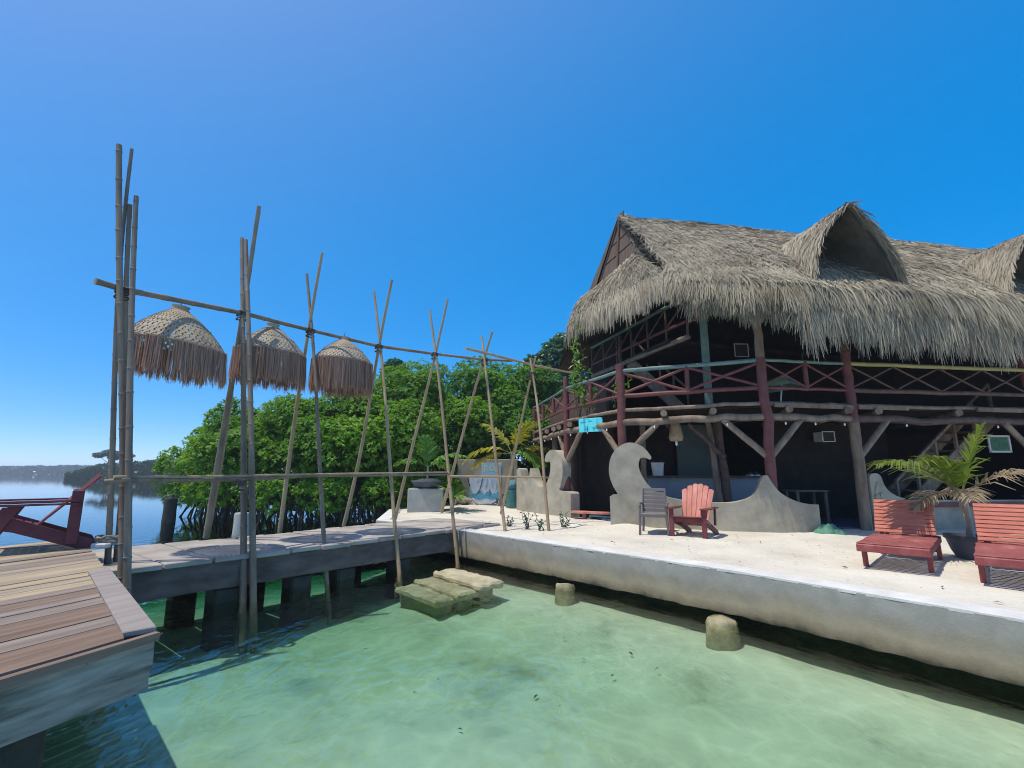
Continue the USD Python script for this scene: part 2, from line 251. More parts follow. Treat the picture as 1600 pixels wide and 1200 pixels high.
QUAY = [(7.6, -1.4), (4.21, 4.28), (2.75, 6.3), (-1.18, 10.69), (-1.75, 11.45), (-3.45, 12.75), (-4.2, 17.5), (-4.6, 30)]
isl = Polygon(QUAY + [(26, 30), (26, -1.4)])
inner = isl.buffer(-.10); prepare(inner)
st = .10; xs = np.arange(-5, 19, st); ys = np.arange(-1.4, 24, st); XX, YY = np.meshgrid(xs, ys, indexing='ij')
ZZ = .578 + .035 * (meshkit.fbm(np.stack([XX * 1.1, YY * 1.1, XX * 0], -1), 4) - .5)
def bump_at(cx, cy, r, h):
    global ZZ
    ZZ = ZZ + h * np.exp(-((XX - cx) ** 2 + (YY - cy) ** 2) / r ** 2)
for a in ((2.5, 11.15, .45, .10), (6.1, 10.0, .5, .05), (-1.2, 17.6, 1.3, .12), (3.3, 10.6, .6, .03)): bump_at(*a)
ZZ = ZZ + .022 * (meshkit.fbm(np.stack([XX * 3.2, YY * 3.2, XX * 0 + 4], -1), 3) - .5)
fr = np.random.default_rng(77)
for k in range(70):
    px_, py_, an = fr.uniform(-.5, 9), fr.uniform(4.5, 13), fr.random() * 6.28
    for q_ in range(5): ZZ = ZZ - .016 * np.exp(-(((XX - px_ - q_ * .42 * math.cos(an)) ** 2 + (YY - py_ - q_ * .42 * math.sin(an) - .12 * (q_ % 2)) ** 2) / .0075))
ok = contains_xy(inner, XX, YY); i, j = np.meshgrid(np.arange(len(xs) - 1), np.arange(len(ys) - 1), indexing='ij')
good = (ok[:-1, :-1] & ok[1:, :-1] & ok[1:, 1:] & ok[:-1, 1:]).ravel(); n_ = len(ys)
fq = np.stack([i * n_ + j, (i + 1) * n_ + j, (i + 1) * n_ + j + 1, i * n_ + j + 1], -1).reshape(-1, 4)[good]
obj('sand_ground', MB().add(np.stack([XX, YY, ZZ], -1).reshape(-1, 3), fq), M['sand'], smooth=True, kind='structure')

# sea wall round the terrace: a concrete beam with a pale cap, standing back from the water on stub piles
qw = thing('sea_wall', 'long grey concrete sea wall stained brown at its foot around the sandy terrace', 'sea wall')
def strip(pts, off0, off1, z0, z1, nz=2, wob=0, seg=.12, seed=3):
    """a wall following pts between two inward offsets"""
    P = np.array(pts, float); d = np.diff(P, axis=0); L = np.r_[0, np.cumsum(np.linalg.norm(d, axis=1))]
    t = np.linspace(0, L[-1], int(L[-1] / seg)); C = np.stack([np.interp(t, L, P[:, 0]), np.interp(t, L, P[:, 1])], 1)
    tg = norm(np.gradient(C, axis=0)); nrm = np.stack([tg[:, 1], -tg[:, 0]], 1)   # towards the land
    r = meshkit.fbm(np.stack([C[:, 0] * 6, C[:, 1] * 6, C[:, 0] * 0], -1), 3, seed) - .5
    r2 = meshkit.fbm(np.stack([C[:, 0] * 3, C[:, 1] * 3, C[:, 0] * 0 + 9], -1), 3, seed) - .5
    o, q_ = C + nrm * (off0 + (r2 * wob * .5)[:, None]), C + nrm * off1; zb = z0 + r * wob * 1.6
    if seg < .1:
        rows = []
        for w_ in np.linspace(0, 1, 9):
            z_ = zb * (1 - w_) + z1 * w_; n3 = meshkit.fbm(np.stack([C[:, 0] * 5, C[:, 1] * 5, z_ * 9], -1), 4, seed + 2) - .5; n4 = meshkit.noise(np.stack([C[:, 0] * 14, C[:, 1] * 14, z_ * 0], -1), 5)
            rows.append(np.c_[o + nrm * (.022 * n3 + (.02 * np.clip(n4 - .72, 0, 1) / .28 if w_ > .95 else 0))[:, None], z_])
        return np.stack(rows + [np.c_[q_, np.full(len(o), z1)], np.c_[q_, zb], np.c_[o, zb]], 1)
    ring = [np.c_[o, zb], np.c_[o, np.full(len(o), z1)], np.c_[q_, np.full(len(o), z1)], np.c_[q_, zb], np.c_[o, zb]]
    return np.stack(ring, 1)
mb = MB().grid(strip(QUAY, 0, .40, .085, .592, wob=.022, seg=.05)); obj('wall_beam', mb, M['quay'], qw, smooth=50)
mb = MB().grid(strip(QUAY, .002, .33, .580, .606, wob=.012, seed=8)); obj('wall_cap', mb, M['white_cap'], qw)
mb = MB().grid(strip(QUAY, .42, .62, -2.6, .3)); obj('footing', mb, M['footing_shade'], qw)  # near-black footing colour, painting in the shade below the wall beam
for (px_, py_, rr) in ((2.56, 6.40, .18), (.86, 8.28, .145), (5.4, 2.6, .2)):
    k = MB(); pr = [(0, -1.2), (rr * 1.3, -1.2), (rr * 1.25, -.5), (rr * 1.05, -.1), (rr, -.01), (rr * .86, .035), (0, .05)]
    k.lathe(pr, (px_, py_, 0), 22); v, f = k.get(); v += .09 * (np.stack([meshkit.noise(v * 6, q_) for q_ in (1, 2, 3)], 1) - .5); obj('stub_pile', (v, f), M['pile_lit'], qw, smooth=50)

# stone steps going down into the water from the wall
stp = thing('water_steps', 'three alga covered concrete steps going down into the green water', 'steps')
sd, so = norm([.66, -.75]), norm([-.75, -.66])
for k, (z, o) in enumerate(((.04, 0), (-.06, .37), (-.13, .70))):
    c = np.array([-.78, 8.87]) + so * o + sd * (-.08 * k)
    b = MB().box((*c, z - .055), (1.42 - .05 * k, .50, .11), np.array([[sd[0], -sd[1], 0], [sd[1], sd[0], 0], [0, 0, 1]]), .03)
    m_ = trimesh.Trimesh(*b.get()).subdivide().subdivide().subdivide().subdivide(); v = np.array(m_.vertices); v += .035 * (np.stack([meshkit.noise(v * 7, s) for s in (1, 2, 3)], 1) - .5) + .022 * (np.stack([meshkit.noise(v * 23, s) for s in (4, 5, 6)], 1) - .5)
    obj('step_base', MB().box((*(c + so * .02), z - .46), (1.15, .26, .70), np.array([[sd[0], -sd[1], 0], [sd[1], sd[0], 0], [0, 0, 1]])), M['rubble'], stp); obj('step', (v, np.array(m_.faces)), M['step'], stp, smooth=40)

# ------------------------------------------------------------------ footbridge
N0, N1 = np.array([-4.78, 6.30]), np.array([-1.22, 10.62]); bd = norm(N1 - N0); bn = np.array([-bd[1], bd[0]]); BL = np.linalg.norm(N1 - N0)
br = thing('footbridge', 'low footbridge of pale slabs on a dark timber beam between deck and terrace', 'footbridge')
def bp(t, o, z): return np.array([*(N0 + bd * t + bn * o), z])
k = 0; t = -.15
while t < BL + .9:
    w = .50 + .10 * rng.random(); dz = rng.normal(0, .006); o1 = 2.15 + rng.normal(0, .03)
    b = MB(); b.beam(bp(t + w / 2, -.03 + rng.normal(0, .012), .60 + dz), bp(t + w / 2 + rng.normal(0, .01), o1, .60 + dz), w - .025, .07, bev=.012)
    obj('slab', b, M['slab'], br); t += w
for o, nm in ((.05, 'beam'), (2.0, 'beam')):
    b = MB(); pts = 40; Z0 = []
    P = np.array([[bp(tt, o + dy + .02 * (meshkit.noise(np.array([tt * 2, zz * 9, dy])) - .5), zz + (.03 * (meshkit.fbm(np.array([tt * 1.3, 0, 5.])) - .5) if zz < .3 else 0)) for (dy, zz) in ((-.05, .20), (-.06, .3), (-.05, .42), (-.05, .56), (.12, .56), (.12, .2), (-.05, .20))] for tt in np.linspace(-.2, BL + .5, 60)])
    b.grid(P); obj(nm, b, M['timber'], br)
for tt in (1.25, 2.35, 3.15, 4.35):
    for o in (.22, 1.8):
        b = MB().box(bp(tt, o, -.95), (.34, .34, 2.3), np.array([[bd[0], bn[0], 0], [bd[1], bn[1], 0], [0, 0, 1]]), .03); obj('pile', b, M['pile'], br)
for tt in (1.25, 2.35, 3.15, 4.35): obj('crossbeam', MB().beam(bp(tt, .1, .26), bp(tt, 1.95, .26), .2, .12), M['timber'], br)

# ------------------------------------------------------------------ wooden deck
C0 = np.array([-2.17, 3.19]); pd = norm([.35, .937]); pn = np.array([-pd[1], pd[0]]); ed = norm([-1.83, 1.89])
ANG = math.atan2(pd[1], pd[0])
dk = thing('wooden_deck', 'weathered wooden deck of tan and purplish planks at the left over the water', 'deck', (*C0, .85), ANG)
# local frame: x along the planks (towards the bridge), y across them (to the left); the right edge runs along el
el = np.array([ed @ pd, ed @ pn]); y = .02
pal = ['plank_c', 'plank_c', 'plank_b', 'plank_c', 'plank_c', 'plank_b', 'plank_b', 'plank_c', 'plank_b', 'plank_d', 'plank', 'plank_d', 'plank', 'plank_d', 'plank', 'plank', 'plank_b']
k = 0
while y < 5.3:
    w = .17 + .05 * rng.random(); xe = (y + w / 2) / el[1] * el[0] - .06 + rng.normal(0, .012)
    x0 = xe - 8; dz = rng.normal(0, .004)
    s0, s1 = (y) / el[1] * el[0], (y + w) / el[1] * el[0]; inset = .17 if y < 2.35 else .02
    poly = [(-8, y), (s0 - inset + rng.normal(0, .008), y), (s1 - inset + rng.normal(0, .008), y + w - .012), (-8, y + w - .012)]
    obj('plank', MB().prism(poly, .035, (0, 0, -.035 + dz), (1, 0, 0), (0, 1, 0)), M[pal[k] if k < len(pal) else random.choice(['plank', 'plank_b', 'plank_d'])], dk)
    y += w; k += 1
edge = lambda t, o, z: np.array([el[0] * t - el[1] * o, el[1] * t + el[0] * o, z])
obj('edge_board', MB().beam(edge(.03, .078, .001), edge(2.62, .078, .001), .165, .034, bev=.006), M['edge_board'], dk)
b = MB(); b.prism([(-8, 0), (-.015, 0), (-.02, .07), (-.005, .15), (-.012, .275), (-8, .275)], .06, (0, .05, -.32), (1, 0, 0), (0, 0, 1)); obj('fascia', b, M['fascia'], dk)
obj('trim', MB().beam((-8, -.012, -.040), (0, -.012, -.028), .045, .045), M['plank_c'], dk)
b = MB(); b.beam(edge(0.08, .02, -.16), edge(5.3, .02, -.16), .06, .2); obj('side_beam', b, M['timber'], dk)
for (x, yy, s) in ((-.62, .40, .5), (-3.4, .5, .5), (-1.6, 2.6, .4), (-3.2, 4.4, .35)):
    obj('column', MB().box((x, yy, -1.55), (s, s * .8, 2.5), None, .03), M['pile'], dk)
for x in (-.4, -1.8, -3.4, -5): obj('joist', MB().beam((x, .12, -.12), (x + (2.4 if x < -1 else 1.0) * el[0], 2.2, -.12), .08, .16), M['timber'], dk)
b = MB()
for k in range(14): b.tube(wobble(edge(.05, -.03, -.03) + [-k * .07, -.02 - .003 * k, .02 * math.sin(k)], edge(.05, -.03, -.05) + [-k * .07 - .09, -.03, -.02 + .02 * math.sin(k * 2)], 4, .01, k), .006, 5)
obj('rope', b, M['lashing'], dk)

# ------------------------------------------------------------------ bamboo frames with rails
def bamboo(p, q, r0, r1, seed, amp=.03, step=.38):
    L = np.linalg.norm(np.asarray(q) - p); r = np.random.default_rng(seed); ts, rs = [], []
    t = r.random() * .2
    ts.append(0); rs.append(1)
    while t < L - .05:
        ts += [t - .014, t, t + .014]; rs += [1, 1.16, 1]; t += step * (.8 + .4 * r.random())
        ts.append(t - step * .5); rs.append(.97)
    ts.append(L); rs.append(1); o = np.argsort(ts); ts = np.clip(np.array(ts)[o], 0, L); rs = np.array(rs)[o]
    ts = np.maximum.accumulate(ts + np.arange(len(ts)) * 1e-5); u = (ts / L)[:, None]; P = lerp(p, q, u)
    a, b_ = r.normal(0, amp, 3), r.normal(0, amp * .6, 3)
    P = P + a * np.sin(np.pi * u) + b_ * np.sin(2 * np.pi * u); return MB().tube(P, rs * (r0 + (r1 - r0) * u[:, 0]), 10)
bf = thing('bamboo_frame', 'row of crossed bamboo poles with two long rails lashed along the footbridge', 'bamboo frame')
POLES = []   # (base, top, r0, r1, material)
def through(b, c, k): b = np.asarray(b, float); return b + (np.asarray(c) - b) * k
cross = {}
specs = [  # front base x, y (on z .6), rear base x, y, rear depth, crossing px, front top y, rear top y
    (2, (374, 866), (322, 840, 9.2), (378, 489), 372, 322), (3, (502, 848), (437, 832, 10.3), (485, 516), 428, 395),
    (4, (614, 838), (537, 822, 11.5), (592, 541), 455, 437), (5, (704, 828), (617, 812, 12.4), (679, 553), 485, 467),
    (6, (789, 826), (690, 800, 13.4), (757, 562), 525, 518), (7, (857, 826), (783, 802, 14.0), (831, 584), 560, 557)]
def proj_y(p):
    d = p - np.array([0, 0, CZ]); c, s_ = math.cos(PITCH), math.sin(PITCH); return 600 - (d[2] * c - d[1] * s_) / (d[1] * c + d[2] * s_) * F_PX
def top_at(b, c, yt):
    lo, hi = 1.0, 4.0
    for _ in range(40):
        m_ = (lo + hi) / 2
        if proj_y(through(b, c, m_)) > yt: lo = m_
        else: hi = m_
    return through(b, c, lo)
for k, fb, rb, cr, fy, ry in specs:
    u, v = (fb[0] - 800) / F_PX, (600 - fb[1]) / F_PX; c, s_ = math.cos(PITCH), math.sin(PITCH); r = np.array([u, c - s_ * v, s_ + c * v])
    fbp = r * ((.62 - CZ) / r[2]) + [0, 0, CZ]; fbp = fbp - np.array([*(bn * .10), 0]) if k < 6 else fbp
    d = fbp[1] + .75; cf = at(*cr, d - .05); crr = at(*cr, d + .05); cross[k] = at(*cr, d)
    rbp = at(*rb[:2], rb[2]); ftop, rtop = top_at(fbp, cf, fy), top_at(rbp, crr, ry)
    if k < 6: fbp = through(fbp, cf, -.33 if k < 5 else -.2)
    else: fbp = through(fbp, cf, -.04)
    s = {2: 1.25, 3: 1.0, 4: .98, 5: .98, 6: .98, 7: .92}[k]
    POLES.append((fbp, ftop, .040 * s, .026 * s, 'bamboo' if k < 4 else 'bamboo_tan')); POLES.append((rbp, rtop, .044 * s, .026 * s, 'bamboo_tan' if k != 2 else 'bamboo'))
    if k == 2:
        POLES.append((fbp + [.13, .05, 0], at(384, 375, d), .05, .032, 'bamboo')); POLES.append((rbp + [-.05, .1, 0], at(405, 330, d + .1), .05, .028, 'bamboo_tan'))
e1 = at(195, 893, 6.05)
for a, b_, r0, r1 in ((at(186, 905, 6.02), at(186, 227, 6.25), .043, .037), (at(199, 915, 5.98), at(213, 307, 6.35), .045, .030), (at(170, 850, 6.6), at(206, 233, 6.3), .040, .022), (at(180, 850, 6.7), at(203, 320, 6.35), .036, .03)):
    a = through(a, b_, -.12); POLES.append((a, b_, r0, r1, 'bamboo'))
for n, (a, b_, r0, r1, m_) in enumerate(POLES): obj('pole', bamboo(a, b_, r0, r1, 40 + n), M[m_], bf, smooth=40)
c1 = at(192, 452, 6.28); rail = [at(149, 439, 6.0), c1] + [cross[k] for k in (2, 3, 4, 5, 6)]
def polypole(pts, r0, r1, seed, dz=0.):
    P = np.array(pts); L = np.r_[0, np.cumsum(np.linalg.norm(np.diff(P, axis=0), axis=1))]; t = np.arange(0, L[-1], .09); Q = np.stack([np.interp(t, L, P[:, i_]) for i_ in range(3)], 1)
    r = np.where(np.arange(len(t)) % 5 == 0, 1.13, 1.0) * np.interp(t, [0, L[-1]], [r0, r1]); return MB().tube(Q + [0, 0, dz], r, 8)
obj('top_rail', polypole(rail + [at(800, 564, 12.2)], .042, .028, 1), M['bamboo'], bf, smooth=40)
obj('top_rail', polypole([at(728, 544, 11.0), at(831, 570, 12.0), at(899, 584, 12.8)], .034, .024, 1), M['bamboo_tan'], bf, smooth=40)
lr = [at(163, 754, 5.85), at(190, 750, 5.95), at(374, 749, 7.40), at(487, 743, 8.55), at(612, 742, 9.45), at(708, 741, 10.4)]
obj('lower_rail', polypole([p + [0, 0, .0] for p in lr], .034, .024, 2), M['bamboo'], bf, smooth=40)
obj('lower_rail', polypole([at(178, 745, 5.88), at(300, 745, 6.7), at(480, 741, 8.4), at(700, 738, 10.3)], .018, .014, 2), M['bamboo_tan'], bf, smooth=40)
obj('lower_rail', polypole([at(700, 744, 10.5), at(860, 746, 11.0)], .026, .02, 2), M['bamboo_tan'], bf, smooth=40)
for c in [c1] + [cross[k] for k in cross] + [at(374, 752, 7.2)]:
    b = MB()
    for z in (-.05, -.02, .01, -.12): b.tube([c + [.075 * math.cos(g), .085 * math.sin(g), z + .01 * math.sin(3 * g)] for g in np.linspace(0, 2 * math.pi, 12)], .012, 5, False)
    obj('lashing', b, M['lashing'], bf)

# ------------------------------------------------------------------ woven lampshades hanging from the top rail
def shade(c_top, R, Hd, Lf, label, tilt, seed, gaps):
    t = thing('woven_lampshade', label, 'lampshade', c_top, 0, 'woven lampshades on the bamboo rail'); r = np.random.default_rng(seed)
    prof_u = np.linspace(0, 1, 15); rad = R * (.17 + .83 * (.62 * prof_u + .38 * np.sin(prof_u * np.pi / 2))); zz = -.07 - Hd * prof_u ** 1.12
    T = lambda P: P + np.stack([0 * P[..., 2], 0 * P[..., 2], P[..., 0] * tilt], -1)
    nS = 44; C, S, W = [], [], []
    for sgn in (-1, 1):
        for k in range(nS):
            a = 2 * np.pi * k / nS + sgn * prof_u * .95; off = .004 * sgn * (-1.0) ** np.arange(15)
            C.append(np.stack([(rad + off) * np.cos(a), (rad + off) * np.sin(a), zz], 1)); S.append(np.stack([-np.sin(a), np.cos(a), 0 * a], 1)); W.append(rad * math.pi / nS * .62)
    b = MB().ribbons(T(np.array(C)), np.array(S), np.array(W)); obj('dome', b, M['weave'], t)
    b = MB()
    for u in (0, .5, 1.0):
        rr = np.interp(u, prof_u, rad); z0 = np.interp(u, prof_u, zz); g = np.linspace(0, 2 * np.pi, 33)
        b.tube(T(np.stack([rr * np.cos(g), rr * np.sin(g), 0 * g + z0], 1)), .011 if u else .014, 6, False)
    obj('hoop', b, M['weave'], t)
    b = MB(); rc = R * .17; g = np.linspace(0, 2 * np.pi, 24); P = np.stack([np.stack([k * rc * np.cos(g), k * rc * np.sin(g), 0 * g + z], -1) for k, z in ((1.0, -.07), (.93, -.03), (1.12, .0), (1.05, .0), (.9, -.03))], 0)
    obj('collar', MB().grid(T(P)), M['weave'], t, smooth=True)
    n = 1400; a = r.random(n) * 2 * np.pi; keep = np.ones(n, bool)
    for g0, gw in gaps: keep &= ~((np.abs((a - g0 + np.pi) % (2 * np.pi) - np.pi) < gw) & (r.random(n) < .9))
    a = a[keep]; n = len(a); cl = np.sin(a * 19 + seed) * .6 + np.sin(a * 31) * .4
    L = Lf * np.clip(.93 + .09 * cl + r.normal(0, .06, n), .6, 1.15); s = np.linspace(0, 1, 5)
    sw, so_ = r.normal(0, .02, n), r.normal(.0, .02, n); rr = R * (1.0 + r.normal(0, .012, n))
    P = np.stack([np.cos(a)[:, None] * (rr[:, None] + so_[:, None] * s) - np.sin(a)[:, None] * sw[:, None] * s, np.sin(a)[:, None] * (rr[:, None] + so_[:, None] * s) + np.cos(a)[:, None] * sw[:, None] * s,
                  zz[-1] + .02 - L[:, None] * s], -1)
    sd_ = np.stack([-np.sin(a), np.cos(a), 0 * a], 1); tw = r.normal(0, .6, n); sd_ = norm(sd_ * np.cos(tw)[:, None] + np.stack([np.cos(a), np.sin(a), 0 * a], 1) * np.sin(tw)[:, None])
    W = np.full((n, 5), .0065) * np.array([1, 1.1, 1, .9, .5]); b = MB().ribbons(T(P), sd_, W); obj('fringe', b, M['fringe'], t, kind='stuff')
    b = MB().tube([(0, 0, -.06), (0, 0, .05), (.012, 0, .10), (.0, 0, .13), (-.012, 0, .1)], .006, 6); b.tube([(-rc, 0, -.02), (rc, 0, -.02)], .006, 5); obj('hook', b, M['metal'], t)
shade(at(283, 479, 7.35), .68, .58, .54, 'widest woven lampshade, first from the left, with ragged gaps in its fringe', -.12, 3, [(4.15, .16), (5.2, .10), (4.7, .07), (1.2, .2)])
shade(at(427, 507, 8.75), .60, .50, .60, 'middle woven lampshade hanging partly behind the bamboo poles', -.06, 5, [])
shade(at(538, 527, 9.75), .585, .48, .66, 'third woven lampshade from the left with an even brown fringe', -.04, 9, [])

# ------------------------------------------------------------------ thatched house
hs = thing('thatched_house', 'two storey timber beach house with thatched roof, dormers and railed balcony', 'house')
B = [np.array(p) for p in ((.86, 18.6), (1.6, 14.25), (2.65, 11.73), (5.5, 10.5), (7.65, 10.87), (12.45, 11.58), (15.5, 12.05))]
def bz(p, z): return np.array([p[0], p[1], z])
RAIL, LOW, FLOOR, BEAM = 4.25, 3.63, 3.30, 2.98
def log(name, p, q, r0, r1, m_, seed, amp=.02, n=9, sides=10):
    P = wobble(p, q, n, amp, seed); return obj(name, MB().tube(P, np.linspace(r0, r1, n), sides), M[m_], hs, smooth=40)
inw = np.array([.35, 1.0])
# posts
log('post', bz(B[0], .55), bz(B[0], 4.3), .08, .07, 'maroon', 1); log('post', bz(B[1], .55), bz(B[1], 4.55), .095, .085, 'maroon', 2)
log('post', bz(B[2], .55), bz(B[2], 4.42), .105, .10, 'maroon', 3)
log('post', bz(B[3], .55), bz(B[3], 4.30), .115, .10, 'maroon', 4); log('upper_post', bz(B[3], 4.28), bz(B[3], 5.75), .095, .085, 'log', 5, .01)
log('post', bz(B[4], 2.9), bz(B[4], 4.5), .11, .10, 'maroon', 6); log('lower_post', bz(B[4], .55), bz(B[4], 2.95), .12, .11, 'log', 7, .008)
log('upper_post', bz(B[4], 4.48), bz(B[4], 5.6), .09, .08, 'dark_log', 8); log('post', bz(B[5] + .05, .55), bz(B[5] + .05, 5.6), .11, .10, 'maroon', 9)
obj('green_post', MB().beam((4.62, 11.3, 3.2), (4.62, 11.3, 6.3), .15, .13, (0, 1, 0), .01), M['teal'], hs)
# rails, braces between posts
def bay(a, b_, n, top_m, r=.045, br_m='maroon', rb=.035, mid=True):
    log('top_rail', bz(a, RAIL), bz(b_, RAIL), r, r, top_m, 11, .012); log('bottom_rail', bz(a, LOW), bz(b_, LOW), r * 1.1, r, br_m, 12, .012)
    for k in range(n):
        p, q_ = lerp(a, b_, k / n), lerp(a, b_, (k + 1) / n)
        log('brace', bz(p, LOW + .03), bz(q_, RAIL - .04), rb, rb, br_m, 13 + k, .006, 5); log('brace', bz(p, RAIL - .04), bz(q_, LOW + .03), rb, rb, br_m, 33 + k, .006, 5)
        if k and mid: log('baluster', bz(p, LOW - .02), bz(p, RAIL), .055, .05, br_m, 20 + k, .0, 3)
bay(B[0], B[1], 3, 'teal', .035, rb=.028); bay(B[1], B[2], 2, 'teal', .045, rb=.03); bay(B[2], B[3], 2, 'teal', .05); bay(B[3], B[4], 2, 'teal', .038, rb=.026)
bay(B[4], B[5], 4, 'yellow_green', .05, 'dark_log', .022, False); bay(B[5], B[6], 2, 'yellow_green', .05, 'dark_log', .022, False)
for k in range(6):
    a, b_ = B[k], B[k + 1]
    log('floor_beam', bz(a, BEAM), bz(b_, BEAM), .085, .08, 'log' if k < 4 else 'dark_log', 50 + k, .02)
    log('edge_pole', bz(a, FLOOR - .02), bz(b_, FLOOR - .02), .045, .045, 'log', 60 + k, .012)
for (k, t) in ((0, .3), (0, .5), (0, .7), (0, .85), (1, .1), (2, .32), (2, .66), (3, .25), (3, .92), (4, .12), (4, .55)):
    p = lerp(B[k], B[k + 1], t); log('joist', bz(p - inw * .22, 3.14), bz(p + inw * 3.2, 3.14), .075, .075, 'log', 70 + k, .0, 3)
for k, t0, t1 in ((3, .08, .98), (4, .02, .28), (4, .66, 1.0)):
    obj('edge_plank', MB().beam(bz(lerp(B[k], B[k + 1], t0) - [0, .10], 3.235), bz(lerp(B[k], B[k + 1], t1) - [0, .10], 3.225), .05, .09), M['log'], hs)
for k, sgn in ((1, 1), (1, -1), (2, 1), (2, -1), (3, 1), (3, -1), (4, 1), (5, -1)):
    d = norm(B[k + 1] - B[k] if sgn > 0 else B[k - 1] - B[k]); log('knee_brace', bz(B[k] + d * .05, 2.15), bz(B[k] + d * .85, 2.95), .075, .07, 'log', 80 + k, .004, 5)
# floors
fp = [tuple(p) for p in B] + [(17.6, 12.4), (17.6, 18.5), (1.2, 19.2)]
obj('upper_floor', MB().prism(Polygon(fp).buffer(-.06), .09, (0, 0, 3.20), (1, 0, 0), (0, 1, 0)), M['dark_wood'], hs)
obj('ground_floor', MB().prism(Polygon(fp).buffer(-.25), .05, (0, 0, .565), (1, 0, 0), (0, 1, 0)), M['blue_floor'], hs)
loft = [(3.95, 11.9), (2.85, 16.3), (9, 17.3), (16, 17.5), (16, 14.2), (9, 13.6)]
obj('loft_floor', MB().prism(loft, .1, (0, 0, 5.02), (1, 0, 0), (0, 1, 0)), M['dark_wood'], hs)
# walls behind
def wall(name, p, q, z0, z1, m_, th=.08): return obj(name, MB().beam(((*p, (z0 + z1) / 2)), ((*q, (z0 + z1) / 2)), th, z1 - z0), M[m_], hs)
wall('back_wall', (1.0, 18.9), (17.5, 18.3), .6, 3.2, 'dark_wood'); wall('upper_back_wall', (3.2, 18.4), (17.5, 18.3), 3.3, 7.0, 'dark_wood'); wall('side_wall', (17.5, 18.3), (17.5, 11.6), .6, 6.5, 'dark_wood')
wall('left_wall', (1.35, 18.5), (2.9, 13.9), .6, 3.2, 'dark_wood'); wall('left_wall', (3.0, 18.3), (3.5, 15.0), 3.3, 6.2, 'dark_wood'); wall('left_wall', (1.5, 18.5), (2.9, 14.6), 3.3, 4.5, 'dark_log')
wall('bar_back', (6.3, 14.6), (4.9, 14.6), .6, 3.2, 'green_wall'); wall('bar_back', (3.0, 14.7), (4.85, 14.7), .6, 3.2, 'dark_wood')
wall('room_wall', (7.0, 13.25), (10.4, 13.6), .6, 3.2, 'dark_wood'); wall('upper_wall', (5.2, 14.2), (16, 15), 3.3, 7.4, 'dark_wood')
ctr = MB().beam((3.1, 12.75, 1.13), (6.35, 12.35, 1.13), .25, 1.06); obj('bar_counter', ctr, M['grey_wall'], hs)
obj('bar_top', MB().beam((3.05, 12.73, 1.69), (6.45, 12.33, 1.69), .45, .05), M['dark_log'], hs)
log('inner_post', (4.95, 11.75, .6), (4.75, 11.8, 3.15), .075, .065, 'log', 91); log('inner_post', (5.15, 11.8, .6), (5.0, 11.9, 3.15), .11, .09, 'dark_log', 92); log('inner_post', (3.3, 12.3, .6), (3.3, 12.3, 3.15), .07, .07, 'log', 94)
log('knee_brace', (5.05, 11.65, 2.15), (4.25, 11.7, 2.95), .06, .05, 'dark_log', 93); log('inner_post', (1.55, 16.6, .6), (1.45, 16.6, 3.0), .13, .10, 'log', 95); log('inner_post', (2.0, 15.6, .6), (1.9, 15.5, 3.0), .17, .14, 'dark_log', 96)
# stairs: up on the right behind the plants, and up to the loft
def stairs(a, b_, width, n, m_, rail_h=.85):
    a, b_ = np.array(a, float), np.array(b_, float); d = norm((b_ - a) * [1, 1, 0]); s_ = np.array([-d[1], d[0], 0]) * width / 2
    for sg in (-1, 1): obj('stringer', MB().beam(a + s_ * sg, b_ + s_ * sg, .06, .30), M[m_], hs)
    for k in range(n): p = lerp(a, b_, (k + .5) / n); obj('tread', MB().beam(p - s_, p + s_, .24, .04), M[m_], hs)
    for k in range(0, n + 1, 2): p = lerp(a, b_, k / n) - s_; obj('stair_post', MB().beam(p, p + [0, 0, rail_h], .06, .06, d), M[m_], hs)
    obj('handrail', MB().beam(a - s_ + [0, 0, rail_h], b_ - s_ + [0, 0, rail_h], .06, .06), M[m_], hs)
stairs((9.2, 12.35, .75), (12.3, 12.85, 3.2), .8, 10, 'log'); stairs((4.95, 13.6, 3.35), (3.6, 14.2, 4.95), .7, 8, 'log')
# loft railing under the eave
L0, L1 = np.array([4.25, 11.35]), np.array([2.75, 16.3])
for z, m_, r in ((6.02, 'teal', .045), (5.42, 'maroon', .04), (5.02, 'log', .07)): log('loft_rail', bz(L0, z), bz(L1, z), r, r, m_, 97, .012)
for k in range(7):
    p = lerp(L0, L1, k / 6); log('loft_baluster', bz(p, 5.05), bz(p, 6.02), .03, .03, 'dark_log', 98 + k, 0, 3)
    if k < 6: q_ = lerp(L0, L1, (k + 1) / 6); log('brace', bz(p, 5.98), bz(q_, 5.45), .022, .022, 'dark_log', 110 + k, 0, 3)
log('loft_rail', bz(L0, 5.44), (4.62, 11.3, 5.44), .04, .04, 'maroon', 99, 0, 3); log('inner_post', (3.3, 14.4, 3.3), (3.3, 14.4, 5.9), .06, .055, 'dark_log', 120)

